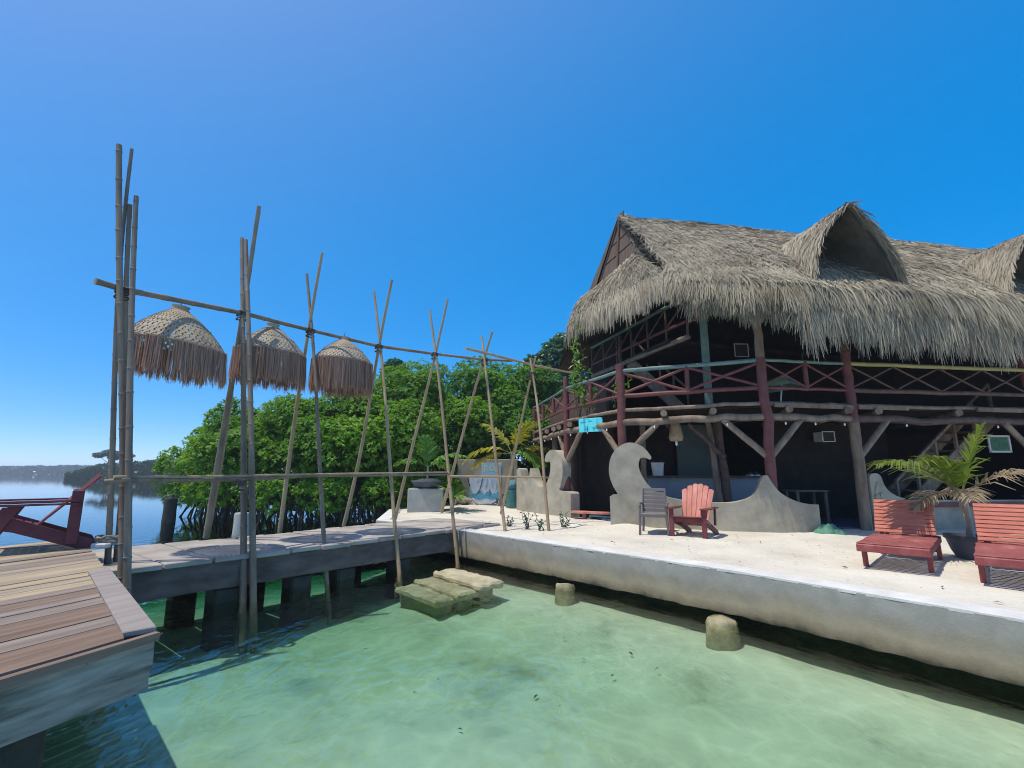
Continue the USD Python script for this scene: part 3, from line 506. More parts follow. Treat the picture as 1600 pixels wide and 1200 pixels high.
# roof: sheets for the body, then leaf by leaf thatch on top
def sheet(p00, p10, p11, p01, sag=0., bulge=0.):
    p00, p10, p11, p01 = (np.array(p, float) for p in (p00, p10, p11, p01)); N = norm(np.cross(p10 - p00, p01 - p00)); N = N if N[2] > 0 else -N
    return lambda u, v: (1 - v)[..., None] * ((1 - u)[..., None] * p00 + u[..., None] * p10) + v[..., None] * ((1 - u)[..., None] * p01 + u[..., None] * p11) + N * (bulge * np.sin(np.pi * np.clip(v, 0, 1)))[..., None] - np.array([0, 0, 1.]) * (sag * np.sin(np.pi * u))[..., None]
def surf_grid(Pf, nu=24, nv=8, off=0.): U, V = np.meshgrid(np.linspace(0, 1, nu), np.linspace(0, 1, nv), indexing='ij'); return Pf(U, V)
def thatch(mb, Pf, n, L, W, seed, lift=.05, yaw=.35, gravity=0.0, vmin=0., vmax=1., k=4, up=True, clump=0.):
    r = np.random.default_rng(seed); u, v = r.random(n), vmin + (vmax - vmin) * r.random(n); e = 1e-3
    P = Pf(u, v); dv, du = norm(Pf(u, v + e) - P), norm(Pf(u + e, v) - P); N = np.cross(du, dv)
    if up: N = np.where(N[:, 2:] < 0, -N, N)
    N = norm(N); P = P + N * (r.random(n) * lift)[:, None]
    ya = r.normal(0, yaw, n); d0 = norm(dv * np.cos(ya)[:, None] + du * np.sin(ya)[:, None]); ln = L * (.55 + .7 * r.random(n))
    if clump: ln *= .55 + .85 * meshkit.noise(np.stack([u * clump, v * 2, 0 * u], -1), seed)
    li = r.normal(.02, .06, n); C = [P]; d = d0 + N * li[:, None]
    for s in range(1, k):
        g = gravity * s / (k - 1); dd = norm(d * (1 - g) + np.array([0, 0, -1.]) * g); C.append(C[-1] + dd * (ln / (k - 1))[:, None])
    tw = r.normal(0, .5, n); sd_ = norm(du * np.cos(tw)[:, None] + N * np.sin(tw)[:, None])
    w = (W * (.6 + .8 * r.random(n)))[:, None] * np.linspace(1, .35, k)[None] ; mb.ribbons(np.stack(C, 1), sd_, w)
AP, RB = (3.3, 14.0, 9.62), (19.0, 16.7, 9.62)
GN, GF = (3.48, 12.7, 7.75), (2.74, 15.3, 7.75)
EN, EF = (3.62, 10.35, 6.12), (1.85, 14.9, 6.45)
E1, E2, E3, E4 = (5.0, 9.75, 5.80), (6.0, 9.55, 5.70), (12.5, 10.6, 5.62), (17.0, 11.4, 5.62)
eave = np.array([EN, E1, E2, (9, 10.03, 5.66), E3, E4]); eu = np.array([0, .12, .2, .42, .67, 1.0])
ridge = np.array([AP, (6, 14.45, 9.66), (9.5, 15.05, 9.58), (12, 15.5, 9.72), (15, 16.0, 9.62), RB]); ru = np.array([0, .2, .42, .6, .8, 1.])
def interp(us, pts, u): return np.stack([np.interp(u, us, pts[:, k]) for k in range(3)], -1)
def front(u, v):
    a, b_ = interp(ru, ridge, u), interp(eu, eave, u); p = a * (1 - v)[..., None] + b_ * v[..., None]
    return p + np.array([-.1, -.6, .7]) * (.16 * np.sin(np.pi * np.clip(v, 0, 1)) + .10 * (meshkit.fbm(np.stack([u * 14, v * 5, u * 0], -1), 3) - .5))[..., None]
def fringe_f(u, v):
    b_ = interp(eu, eave, u); L = np.interp(u, [0, .13, .175, .20, 1], [.40, .42, .62, 1.66, 1.58]) + .10 * (meshkit.noise(np.stack([u * 40, 0 * u, 0 * u], -1)) - .5)
    out = np.array([-.12, -.55, 0]); return b_ + out * (.55 * np.sin(v * 1.5))[..., None] * np.minimum(1, L / 1.2)[..., None] + np.array([0, 0, -1.]) * (L * (v * .25 + .75 * v * v))[..., None]
skirt = sheet(GF, GN, EN, EF, bulge=.16); back = sheet(AP, RB, (18, 21, 6), (1.9, 19.4, 6)); hipb = sheet(GF, AP, (1.9, 19.4, 6.0), EF)
def thick(Pf, nu, nv, t=.14):
    G = surf_grid(Pf, nu, nv); b = MB().grid(G); b.grid(G - [0, 0, t]); return b
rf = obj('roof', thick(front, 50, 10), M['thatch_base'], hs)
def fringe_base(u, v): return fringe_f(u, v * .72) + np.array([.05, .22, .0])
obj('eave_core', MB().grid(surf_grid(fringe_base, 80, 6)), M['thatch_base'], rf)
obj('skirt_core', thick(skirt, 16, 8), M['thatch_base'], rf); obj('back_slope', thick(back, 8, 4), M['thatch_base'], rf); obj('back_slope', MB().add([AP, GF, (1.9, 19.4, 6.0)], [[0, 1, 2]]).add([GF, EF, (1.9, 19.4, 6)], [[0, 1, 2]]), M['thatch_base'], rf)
mb = MB(); thatch(mb, front, 56000, .34, .0095, 1, yaw=.38); thatch(mb, front, 1800, .4, .013, 2, lift=.09, yaw=.9); obj('thatch', mb, M['thatch'], rf, kind='stuff')
mb = MB(); thatch(mb, lambda u, v: front(u, v * .06), 3600, .28, .013, 3, lift=.08, yaw=1.3); obj('ridge_thatch', mb, M['thatch'], rf, kind='stuff')
mb = MB(); thatch(mb, lambda u, v: front(u, .88 + .12 * v), 9000, .70, .013, 4, lift=.07, yaw=.35, gravity=.75, k=5)
thatch(mb, fringe_f, 36000, .62, .0092, 5, lift=.12, yaw=.24, gravity=.5, vmax=.70, up=False, clump=70, k=5); obj('eave_fringe', mb, M['thatch_pale'], rf, kind='stuff')
mb = MB(); thatch(mb, skirt, 9000, .38, .012, 6, yaw=.4, vmin=-.1); thatch(mb, lambda u, v: skirt(u, .86 + .14 * v), 6500, .58, .012, 7, lift=.07, gravity=.85, yaw=.3, k=5, clump=25); obj('skirt_thatch', mb, M['thatch'], rf, kind='stuff')
# gable end: brown palm panels in rows between dark rafters
gb = MB(); A_, N_, F_ = (np.array(p) + [.16, 0, -.05] for p in (AP, GN, GF)); gb.add([A_, N_, F_, A_ + [.1, .03, 0], N_ + [.1, .03, 0], F_ + [.1, .03, 0]], [[0, 1, 2], [5, 4, 3], [0, 3, 4], [0, 4, 1], [0, 2, 5], [0, 5, 3], [1, 4, 5], [1, 5, 2]]); obj('gable_wall', gb, M['gable'], hs)
for k in range(4):
    z = .12 + .25 * k; p, q_ = lerp(N_, A_, z), lerp(F_, A_, z); q_ = q_ + (q_ - p) * .02
    obj('gable_panel', MB().beam(p + [-.05, 0, .23], q_ + [-.05, 0, .23], .03, .42, norm(A_ - (N_ + F_) / 2)), M['gable'], hs)
log('gable_rafter', F_ + [-.12, .1, -.2], A_ + [-.12, 0, .0], .035, .03, 'dark_log', 130, .01, 4); log('gable_rafter', lerp(N_, F_, .45) + [-.12, 0, 0], A_ + [-.12, 0, 0], .045, .04, 'dark_log', 131, .01, 4)
mb = MB(); thatch(mb, sheet(lerp(AP, GN, -.02), lerp(AP, GN, 1.0), np.array(GN) + [.3, 0, .05], np.array(AP) + [.3, 0, .05]), 700, .5, .02, 12, yaw=.6, gravity=.9, lift=.1, up=False); obj('verge_thatch', mb, M['thatch'], rf, kind='stuff')
# dormers
def dormer(apex, half, back_len, base_z, seed):
    f_dir, s_dir = norm([-.16, .987]), norm([.985, -.155]); s_dir = norm([.987, .16])
    A = np.array(apex, float); BK = A + np.array([*(f_dir * back_len), 0]); h = A[2] - base_z
    L = A + np.array([*(-s_dir * half), -h]); R = A + np.array([*(s_dir * half), -h]); LB = BK + np.array([*(-s_dir * half * .35), -h * .35]) + np.array([0, .3, 0]); 
    dm = obj('dormer', thick(sheet(A, BK, lerp(BK, L, .72), L, bulge=.16), 8, 8, .12), M['thatch_base'], hs); obj('dormer_core', thick(sheet(A, BK, lerp(BK, R, .72), R, bulge=.16), 8, 8, .12), M['thatch_base'], dm)
    m1 = MB(); off = np.array([*(-f_dir * .1), 0])
    for Q, sd_ in ((L, 1), (R, 2)): thatch(m1, sheet(A + off, BK, lerp(BK, Q, .8), Q + off, bulge=.22), 4200, .42, .012, seed + sd_, yaw=.3, lift=.06, gravity=.25)
    for Q, sd_ in ((L, 3), (R, 4)): thatch(m1, sheet(A + off, A + [0, .25, 0], Q + [0, .25, 0], Q + off, bulge=.22), 1300, .34, .012, seed + sd_, yaw=.25, lift=.06, gravity=.5, k=5)
    thatch(m1, sheet(A + off - [.1, 0, 0], BK, BK + [.1, 0, 0], A + off + [.1, 0, 0]), 500, .3, .012, seed + 5, yaw=.8, lift=.05); obj('dormer_thatch', m1, M['thatch'], dm, kind='stuff')
    fw = np.array([*(f_dir * 1.2), 0]); obj('dormer_gable', MB().add([A + fw - [0, 0, .1], L + fw, R + fw], [[0, 1, 2]]), M['dark_wood'], dm)
    for s in (-.35, .0, .4): P0 = lerp(L, R, .5 + s * .5) + fw * .8; obj('rafter', MB().tube([P0, lerp(P0, A + fw * .8, .75)], .03, 6), M['dark_log'], dm)
dormer((7.45, 9.95, 7.64), 1.12, 2.6, 5.78, 200); dormer((12.45, 10.85, 7.45), 1.12, 2.6, 5.72, 300)

# ------------------------------------------------------------------ wave shaped walls
def smooth_poly(pts, it=3):
    p = np.array(pts, float)
    for _ in range(it): p = np.stack([.75 * p + .25 * np.roll(p, -1, 0), .25 * p + .75 * np.roll(p, -1, 0)], 1).reshape(-1, 2)
    return p
def wave_wall(label, a, b_, prof, th, corner=None, m_='wave_concrete', z0=.5):
    """a wall standing from a to b_ whose outline is prof (metres along, metres up)"""
    a, b_ = np.array(a, float), np.array(b_, float); d = norm(b_ - a); t = thing('wave_wall', label, 'wall', (*a, z0), math.atan2(d[1], d[0]))
    obj('wall_body', MB().prism(Polygon(prof).buffer(0), th, (0, th, 0), (1, 0, 0), (0, 0, 1)), M[m_], t); return t
def curve(pts, n=10):
    """Catmull-Rom through the points"""
    p = np.array([pts[0]] + list(pts) + [pts[-1]], float); out = []
    for k in range(1, len(p) - 2):
        for s in np.linspace(0, 1, n, endpoint=False):
            out.append(.5 * ((2 * p[k]) + (-p[k - 1] + p[k + 1]) * s + (2 * p[k - 1] - 5 * p[k] + 4 * p[k + 1] - p[k + 2]) * s * s + (-p[k - 1] + 3 * p[k] - 3 * p[k + 1] + p[k + 2]) * s ** 3))
    return out + [p[-1]]
W2a, W2b = (2.22, 11.32), (6.22, 10.14)
prof2 = [(0, 0), (0, .76), (.05, .79), (.12, .80)] + curve([(.18, .82), (.07, 1.02), (.0, 1.30), (.05, 1.63), (.24, 1.88), (.50, 1.97), (.76, 1.88), (.93, 1.68), (.945, 1.60)]) + curve([(.91, 1.58), (.80, 1.63), (.70, 1.60), (.665, 1.42), (.75, 1.18), (.92, .95), (1.15, .80), (1.45, .72), (1.9, .665), (2.45, .66), (2.80, .73), (3.02, .88), (3.13, 1.10), (3.20, 1.22), (3.28, 1.23), (3.35, 1.10), (3.48, .90), (3.72, .74), (4.0, .66), (4.17, .655)]) + [(4.17, 0)]
wave_wall('long grey wall with a big curling wave at its left end and a pointed peak', W2a, W2b, prof2, .24)
prof1 = [(0, 0), (0, 1.38), (.12, 1.44), (.22, 1.40)] + curve([(.24, 1.35), (.34, 1.08), (.52, .92), (.70, 1.02), (.82, 1.25), (.86, 1.42)]) + curve([(.90, 1.43), (1.0, 1.25), (1.15, 1.02), (1.45, .86), (1.75, .95), (1.95, 1.2), (2.02, 1.48), (1.98, 1.62), (1.80, 1.60), (1.72, 1.66), (1.80, 1.83), (2.05, 1.95), (2.35, 1.90), (2.58, 1.66), (2.64, 1.35), (2.56, 1.02), (2.44, .82)]) + [(2.50, .78), (2.95, .76), (3.0, .72), (3.0, 0)]
wave_wall('narrow grey wave wall seen end on beside the balcony posts', (.15, 16.35), (1.62, 13.72), prof1, .30)
prof3 = [(0, 0)] + curve([(0, 1.1), (.03, 1.24), (.16, 1.28), (.28, 1.22), (.36, 1.0), (.52, .84), (.8, .74), (1.2, .70), (5.2, .68)]) + [(5.2, 0)]
w3 = wave_wall('grey wave wall with painted red corner behind the sun loungers', (7.78, 10.78), (12.9, 11.5), prof3, .24)
obj('corner_panel', MB().box((.15, -.012, .43), (.20, .02, .60)), M['salmon'], w3, label='salmon painted corner strip'); obj('coping', MB().box((2.75, -.02, .60), (4.9, .05, .10)), M['maroon'], w3)
obj('corner_relief', MB().tube(wobble((.08, -.01, .75), (.18, -.01, 1.1), 6, .03, 4), .035, 6).tube(wobble((.24, -.01, .72), (.20, -.01, 1.0), 6, .03, 5), .03, 6), M['wave_concrete'], w3)

# ------------------------------------------------------------------ chairs and loungers
def rotx(v, a): c, s_ = math.cos(a), math.sin(a); v = np.asarray(v, float); return np.stack([v[..., 0], v[..., 1] * c - v[..., 2] * s_, v[..., 1] * s_ + v[..., 2] * c], -1)
def adirondack(label, loc, face, m_back, m_frame):
    t = thing('adirondack_chair', label, 'chair', loc, math.atan2(face[0], -face[1]))   # local: front is -y
    for s in (-1, 1):
        obj('front_leg', MB().box((s * .31, -.40, .265), (.09, .035, .53), None, .006), M[m_frame], t)
        obj('armrest', MB().prism(Polygon([(-.075, -.47), (.075, -.47), (.08, -.2), (.04, .34), (-.04, .34), (-.075, -.2)]), .022, (s * .335, 0, .535), (1, 0, 0), (0, 1, 0)), M[m_frame], t)
        obj('stringer', MB().prism(Polygon([(-.42, .28), (-.40, .37), (-.1, .33), (.52, .08), (.58, 0), (.44, 0), (.0, .17)]), .03, (s * .27 + (-.015), 0, 0), (0, 1, 0), (0, 0, 1)), M[m_frame], t)
        obj('rear_support', MB().beam((s * .30, .30, .20), (s * .30, .34, .56), .03, .07), M[m_frame], t); obj('arm_bracket', MB().prism(Polygon([(-.02, .53), (-.02, .36), (.1, .53)]), .025, (s * .345 - .012, -.38, 0), (0, 1, 0), (0, 0, 1)), M[m_frame], t)
    for k in range(5):
        y = -.40 + k * .105; z = .385 - k * .034; obj('seat_slat', MB().box((0, y, z), (.58, .095, .022), rotx(np.eye(3), -.31).T, .004), M[m_back if k else m_frame], t)
    for k in range(6):
        a = (k - 2.5); x0, x1 = a * .082, a * .108; h = .86 - .010 * a * a * 1.9; w0, w1 = .036, .050
        top = [(x1 + w1 * c_, h + .02 * (1 - c_ * c_) - .006 * c_ * a) for c_ in (1, .5, 0, -.5, -1)]
        v_ = Polygon([(x0 - w0, 0), (x0 + w0, 0)] + top); Yd = np.array([0, math.sin(.42), math.cos(.42)]); obj('back_slat', MB().prism(v_, .02, (0, .02, .20), (1, 0, 0), Yd), M[m_back], t)
    for z, w in ((.42, .5), (.78, .56)): obj('back_rail', MB().box((0, .02 + (z - .2) * math.tan(.42) + .035, z), (w, .025, .06), None, .004), M[m_frame], t)
    obj('front_apron', MB().box((0, -.385, .33), (.58, .025, .08), None, .004), M['white'] if False else M[m_frame], t)
    return t
adirondack('salmon red slatted garden chair with fan back facing the water', (3.60, 9.92, .565), (-.62, -.78), 'salmon', 'red_dark')
# grey plastic garden chair
pc = thing('plastic_chair', 'grey brown plastic armchair with horizontal back slats beside the red chair', 'chair', (2.88, 10.17, .565), math.atan2(-.33, .94))
for s in (-1, 1):
    obj('leg', MB().beam((s * .27, -.26, 0), (s * .25, -.24, .58), .045, .06, (0, 1, 0), .01), M['plastic'], pc); obj('leg', MB().beam((s * .25, .28, 0), (s * .22, .20, .42), .045, .06, (0, 1, 0), .01), M['plastic'], pc)
    obj('armrest', MB().tube([(s * .25, -.27, .57), (s * .27, -.2, .605), (s * .27, .05, .61), (s * .24, .22, .60)], .026, 8), M['plastic'], pc, smooth=True); obj('back_side', MB().beam((s * .235, .20, .38), (s * .22, .34, .90), .035, .05, (0, 1, 0), .01), M['plastic'], pc)
obj('seat', MB().box((0, -.02, .41), (.50, .50, .035), rotx(np.eye(3), -.06).T, .012), M['plastic'], pc); obj('seat_front', MB().box((0, -.26, .395), (.5, .03, .07), None, .01), M['plastic'], pc)
for k in range(6): z = .47 + k * .081; obj('back_slat', MB().box((0, .20 + (z - .38) * .27, z), (.43, .018, .068), rotx(np.eye(3), -.26).T, .005), M['plastic'], pc)
# loungers
def lounger_parts(t):
    for s in (-1, 1):
        obj('side_rail', MB().beam((s * .345, -.02, .275), (s * .345, 1.8, .275), .04, .085, bev=.006), M['red_wood'], t)
        obj('leg', MB().beam((s * .33, .24, 0), (s * .33, .20, .27), .055, .065, (0, 1, 0), .006), M['red_wood'], t); obj('leg', MB().beam((s * .33, 1.66, 0), (s * .33, 1.60, .27), .055, .07, (0, 1, 0), .006), M['red_wood'], t)
        obj('back_side', MB().beam((s * .27, 1.35, .33), (s * .27, 1.59, .80), .03, .05, (1, 0, 0)), M['red_wood'], t)
        obj('prop', MB().beam((s * .25, 1.72, .25), (s * .25, 1.54, .66), .03, .04, (1, 0, 0)), M['red_dark'], t)
    obj('front_rail', MB().box((0, -.03, .28), (.74, .04, .09), None, .008), M['red_wood'], t); obj('cross_bar', MB().beam((-.33, 1.63, .13), (.33, 1.63, .13), .03, .05), M['red_dark'], t); obj('rear_rail', MB().box((0, 1.8, .275), (.73, .04, .08), None, .008), M['red_wood'], t)
    for k in range(14): obj('seat_slat', MB().box((rng.normal(0, .003), .045 + k * .094, .33), (.74, .078, .022), None, .005), M['red_wood'], t)
    d = norm([0, .27, .53])
    for k in range(9): p = np.array([0, 1.36, .345]) + d * (.03 + k * .058) + np.array([0, -.03, .015]); obj('back_slat', MB().box(p, (.70, .049, .02), np.stack([[1, 0, 0], d, np.cross([1, 0, 0], d)], 1), .004), M['orange_wood'], t)
LA = -math.radians(44)
lg = thing('sun_lounger', 'red slatted sun lounger left of the potted palm, its whole frame in view', 'sun lounger', (4.74, 6.33, .567), LA, 'red sun loungers on the sand'); lounger_parts(lg)
copy_of(lg, (5.37, 5.37, .567), LA, 'red slatted sun lounger right of the potted palm, cut off by the frame edge')
# dark red chair on the deck, seen from its side, facing left
dc = thing('deck_chair', 'dark red low wooden armchair with leaning back on the deck', 'chair', (-5.98, 6.42, .853), math.atan2(-.76, .65) )
for s in (-1, 1):
    obj('side_board', MB().prism(Polygon([(-.52, .30), (-.44, .40), (-.30, .42), (.50, .10), (.56, .0), (.36, .0), (-.25, .24)]), .035, (s * .30 - .017, 0, 0), (0, 1, 0), (0, 0, 1)), M['red_dark'], dc)
    obj('front_leg', MB().prism(Polygon([(-.62, 0), (-.48, 0), (-.20, .535), (-.36, .535)]), .035, (s * .345 - .017, 0, 0), (0, 1, 0), (0, 0, 1)), M['red_dark'], dc)
    obj('rear_post', MB().box((s * .345, .30, .39), (.04, .12, .66), None, .006), M['red_dark'], dc)
    for z in (.545, .585): obj('armrest', MB().prism(Polygon([(-.07, -.52), (.07, -.52), (.06, .32), (-.06, .32)]), .02, (s * .35, 0, z), (1, 0, 0), (0, 1, 0)), M['red_dark'], dc)
for k in range(5): obj('back_slat', MB().beam((-.22 + k * .11, -.06, .28), (-.24 + k * .12, +.50, .94 - .02 * abs(k - 2)), .10, .025, (0, -.8, .6), .004), M['red_wood'], dc)
for k in range(5): obj('seat_slat', MB().box((0, -.42 + k * .09, .405 - k * .03), (.58, .08, .022), rotx(np.eye(3), -.33).T, .004), M['red_dark'], dc)
obj('back_rail', MB().box((0, .33, .62), (.7, .03, .07), None, .004), M['red_dark'], dc)
# old rope and driftwood bundle by the chair
rp = thing('rope_pile', 'small pile of pale rope and bleached wood at the deck edge behind the chair', 'rope pile', (-5.28, 6.62, .85)); b = MB(); g = np.linspace(0, 8 * np.pi, 70)
b.tube(np.stack([(.13 + .02 * np.sin(3.3 * g)) * np.cos(g), (.12 + .02 * np.cos(2.1 * g)) * np.sin(g), .02 + .0045 * g + .012 * np.sin(5 * g)], 1), .017, 6); obj('rope_coil', b, M['driftwood'], rp, smooth=True); obj('bleached_wood', MB().box((.03, -.14, .03), (.2, .1, .06), None, .015), M['white_cap'], rp); obj('bleached_wood', MB().box((-.1, .1, .1), (.3, .06, .05), rotx(np.eye(3), .3).T, .012), M['white_cap'], rp)

# ------------------------------------------------------------------ plants
def frond(mb_leaf, mb_stem, base, dirn, L, droop, n=26, ll=.34, w=.016, seed=0, vee=.5, gap=None):
    r = np.random.default_rng(seed); s = np.linspace(0, 1, 14); d = norm(dirn); P = [np.array(base, float)]; dd = d.copy()
    for k in range(13): dd = norm(dd + np.array([0, 0, -droop / 13])); P.append(P[-1] + dd * L / 13)
    P = np.array(P); mb_stem.tube(P, np.linspace(.016, .004, 14), 6)
    T = norm(np.gradient(P, axis=0)); S = norm(np.cross(T, [0, 0, 1.])); U = np.cross(S, T); C, SD, W = [], [], []
    for t in np.linspace(.2, .99, n):
        for sg in (-1, 1):
            k = t * 13; i_ = min(int(k), 12); p, tg, sd_, up = (lerp(a[i_], a[i_ + 1], k - i_) for a in (P, T, S, U)); l = ll * (math.sin(math.pi * (t * .8 + .15)) * .85 + .2) * (.85 + .3 * r.random())
            dl = norm(sd_ * sg * (1 - .3 * t) + tg * (.55 + .5 * t) + up * vee * r.normal(.3, .25)); q1 = p + dl * l * .5; d2 = norm(dl + np.array([0, 0, -.7 * r.random() - droop * .25])); C.append([p, q1, q1 + d2 * l * .5]); SD.append(norm(np.cross(dl, up + .2 * r.normal(size=3)))); W.append([w * .7, w, w * .15])
    mb_leaf.ribbons(np.array(C), np.array(SD), np.array(W))
def bowl(t, r, h, m_='pot', z=0.): obj('pot', MB().lathe([(0, z), (r * .62, z), (r * .82, z + h * .35), (r * .97, z + h * .8), (r * 1.06, z + h * .86), (r * 1.06, z + h), (r * .95, z + h), (r * .9, z + h * .85), (0, z + h * .84)], sides=28), M[m_], t, smooth=40)
pp = thing('potted_palm', 'young coconut palm with half dry fronds in a dark pot between the loungers', 'potted palm', (6.68, 7.38, .57)); bowl(pp, .285, .33)
obj('trunk', MB().tube([(0, 0, .25), (.02, 0, .5), (-.01, .0, .75), (-.03, 0, .95)], [.045, .04, .055, .03], 8), M['driftwood'], pp, smooth=True)
for k, (dx, dy, dz, L, dr, m_, nn, l2) in enumerate(((-.78, -.10, .95, 1.45, 1.15, 'palm', 40, .42), (.25, -.1, 1.0, 1.10, .45, 'palm', 34, .30), (.80, -.3, 1.05, 1.30, 1.5, 'palm_dry', 30, .40), (-.40, -.2, .9, .90, 1.1, 'palm', 28, .34), (-.9, -.1, .45, .85, 1.2, 'palm_dry', 22, .30), (.5, .5, .6, .7, 1.5, 'palm_dry', 18, .26), (-.3, -.5, .6, .6, 1.6, 'palm_dry', 18, .28))):
    a, b_ = MB(), MB(); frond(a, b_, (-.03, 0, .86), (dx, dy, dz), L, dr, nn, l2 * 1.25, .016, 500 + k); f_ = obj('frond', a, M[m_], pp); obj('frond_stem', b_, M['palm' if m_ == 'palm' else 'palm_dry'], f_, smooth=True)
# planter block with palm in a tyre pot
blk = thing('planter_block', 'square grey concrete block under the tyre planter beside the terrace edge', 'concrete block', (-2.75, 16.05, .56), .1); obj('block_body', MB().box((0, 0, .37), (1.10, 1.0, .74), None, .02), M['block'], blk)
p2 = thing('tyre_planter', 'small palm growing in a black tyre planter on the square block', 'potted palm', (-2.72, 15.95, 1.305))
obj('pot', MB().lathe([(0, .02), (.30, .0), (.42, .06), (.52, .2), (.50, .25), (.42, .24), (.3, .27), (.28, .3), (0, .28)], sides=24), M['pot'], p2, smooth=40); obj('stem', MB().tube([(0, 0, .25), (0, 0, .7)], [.035, .03], 8), M['driftwood'], p2)
for k, (dx, dy, dz, L, dr) in enumerate(((.7, -.2, .7, 1.15, 1.1), (-.5, -.1, 1, .95, .5), (-.1, .1, 1, .8, .5), (.3, .3, .4, .8, 1.8), (-.7, .1, .6, .9, 1.2))):
    a, b_ = MB(), MB(); frond(a, b_, (0, 0, .65), (dx, dy, dz), L * 1.25, dr, 26, .46, .034, 530 + k); f_ = obj('frond', a, M['palm_fresh'], p2); obj('frond_stem', b_, M['palm_fresh'], f_)
def tuft(t, n, L, w, m_, seed, spread=1.0, droop=1.2, base=(0, 0, 0)):
    r = np.random.default_rng(seed)
    for k in range(n):
        a = 2 * np.pi * k / n + r.normal(0, .2); d = norm([math.cos(a) * spread, math.sin(a) * spread, .5 + r.random()]); P = [np.array(base, float)]; l = L * (.7 + .5 * r.random())
        for s in range(6): P.append(P[-1] + d * l / 6); d = norm(d + np.array([0, 0, -droop / 6]))
        P = np.array(P); sd_ = norm(np.cross(P[2] - P[0], [0, 0, 1.])); obj('leaf', MB().ribbons(P[None], sd_[None], (w * np.array([.7, 1, 1, .9, .75, .45, .08]))[None]), M[m_], t)
s1 = thing('lily_plant', 'yellow green strap leaved plant by the driftwood at the mural', 'plant', (-1.88, 15.7, .6)); tuft(s1, 34, 1.0, .05, 'lily', 3, 1.1, 1.3, (0, 0, .35)); obj('stem', MB().tube([(0, 0, -.05), (0, 0, .4)], .07, 8), M['driftwood'], s1)
cr = thing('croton_palm', 'orange and yellow feathery palm rising behind the mural wall', 'palm plant', (.0, 17.6, .6)); obj('trunk', MB().tube([(.0, .3, -.1), (0, .2, 1.0), (0, 0, 1.9)], [.09, .07, .05], 8), M['driftwood'], cr)
for k, (dx, dy, dz, L, dr, m_) in enumerate(((1, -.1, .7, 1.7, 1.3, 'croton'), (-.9, -.1, .6, 1.7, 1.5, 'croton'), (.3, -.3, 1, 1.4, 1.2, 'croton'), (-.4, .2, 1, 1.5, 1.2, 'croton'), (.8, .3, .3, 1.3, 1.2, 'lily'), (-1, .2, .2, 1.4, 1.0, 'croton'), (.5, -.4, .3, 1.2, 1.6, 'lily'))):
    a, b_ = MB(), MB(); frond(a, b_, (0, 0, 1.85), (dx, dy, dz), L * 1.1, dr, 30, .55, .034, 560 + k); f_ = obj('frond', a, M[m_], cr); obj('frond_stem', b_, M[m_], f_)
def bushlet(name, label, cat, loc, h, spread, nst, m_, seed, leaf=.07, lw=.4):
    t = thing(name, label, cat, loc); r = np.random.default_rng(seed); lf, stm = MB(), MB(); C, S, W = [], [], []
    for k in range(nst):
        P = np.cumsum(np.vstack([r.normal(0, spread * .2, 3) * [1, 1, 0], r.normal(0, spread * .25, (5, 3)) * [1, 1, .3] + [0, 0, h / 5 * (.6 + .6 * r.random())]]), 0); stm.tube(P, np.linspace(.012, .004, 6), 5)
        for q_ in range(int(26 * h / leaf / 14)):
            u = .25 + .75 * r.random(); p = np.array([np.interp(u * 5, range(6), P[:, c]) for c in range(3)]); d = norm(r.normal(0, 1, 3) + [0, 0, .3]); C.append([p, p + d * leaf * .5, p + d * leaf - [0, 0, leaf * .2]]); S.append(norm(np.cross(d, r.normal(size=3)))); W.append([leaf * .05, leaf * lw * .5, leaf * .03])
    lf.ribbons(np.array(C), np.array(S), np.array(W)); obj('foliage', lf, M[m_], t); obj('stem', stm, M['bark'], t); return t
bushlet('climbing_plant', 'tall feathery plant climbing past the balcony corner under the eave', 'plant', (1.88, 13.55, 3.3), 2.6, .28, 6, 'lily', 21, .20, .22)
bushlet('climbing_plant', 'low leafy green plant on the balcony behind the left railing', 'plant', (2.05, 13.2, 3.3), 1.2, .25, 6, 'mangrove', 22, .16, .4)
bushlet('balcony_plant', 'small green plant at the balcony rail beside the red post', 'plant', (2.75, 12.4, 3.3), 1.0, .2, 4, 'mangrove', 23, .14, .4)
for k, (x, y_, h) in enumerate(((.30, 11.0, .34), (.62, 10.75, .26), (1.15, 11.4, .36), (-.05, 11.6, .22))): bushlet('sand_weed', ('small weed nearest the sea wall under the sixth bamboo frame', 'tiny weed right of the sixth bamboo frame at the wall cap', 'grey green weed by the rightmost bamboo pole', 'low weed on the sand left of the sixth frame')[k], 'weed', (x, y_, .57), h, .16, 5, 'blue_tree', 30 + k, .06, .5)

# bits lying about: dry leaf scraps on the sand, weed and stones on the lagoon bed
def scraps(n, inside, zf, size, seed):
    r = np.random.default_rng(seed); P = np.stack([r.uniform(-4, 13, n * 4), r.uniform(.5, 14, n * 4)], 1); P = P[contains_xy(inside, P[:, 0], P[:, 1])][:n]; n = len(P); a = r.random(n) * 6.28; d = np.stack([np.cos(a), np.sin(a), r.normal(0, .15, n)], 1)
    L = size * (.4 + 1.1 * r.random(n) ** 2); z = zf(P); c = np.c_[P, z]; sd_ = np.stack([-np.sin(a), np.cos(a), r.normal(0, .4, n)], 1); C = np.stack([c - d * L[:, None], c + [0, 0, .01] , c + d * L[:, None]], 1)
    return MB().ribbons(C, norm(sd_), np.stack([L * .08, L * .35, L * .05], 1))
tag(obj('leaf_litter', scraps(420, inner.buffer(-.3), lambda P: np.full(len(P), .606), .028, 5), M['litter']), 'dry leaf scraps scattered over the pale sand', 'leaf litter', kind='stuff')
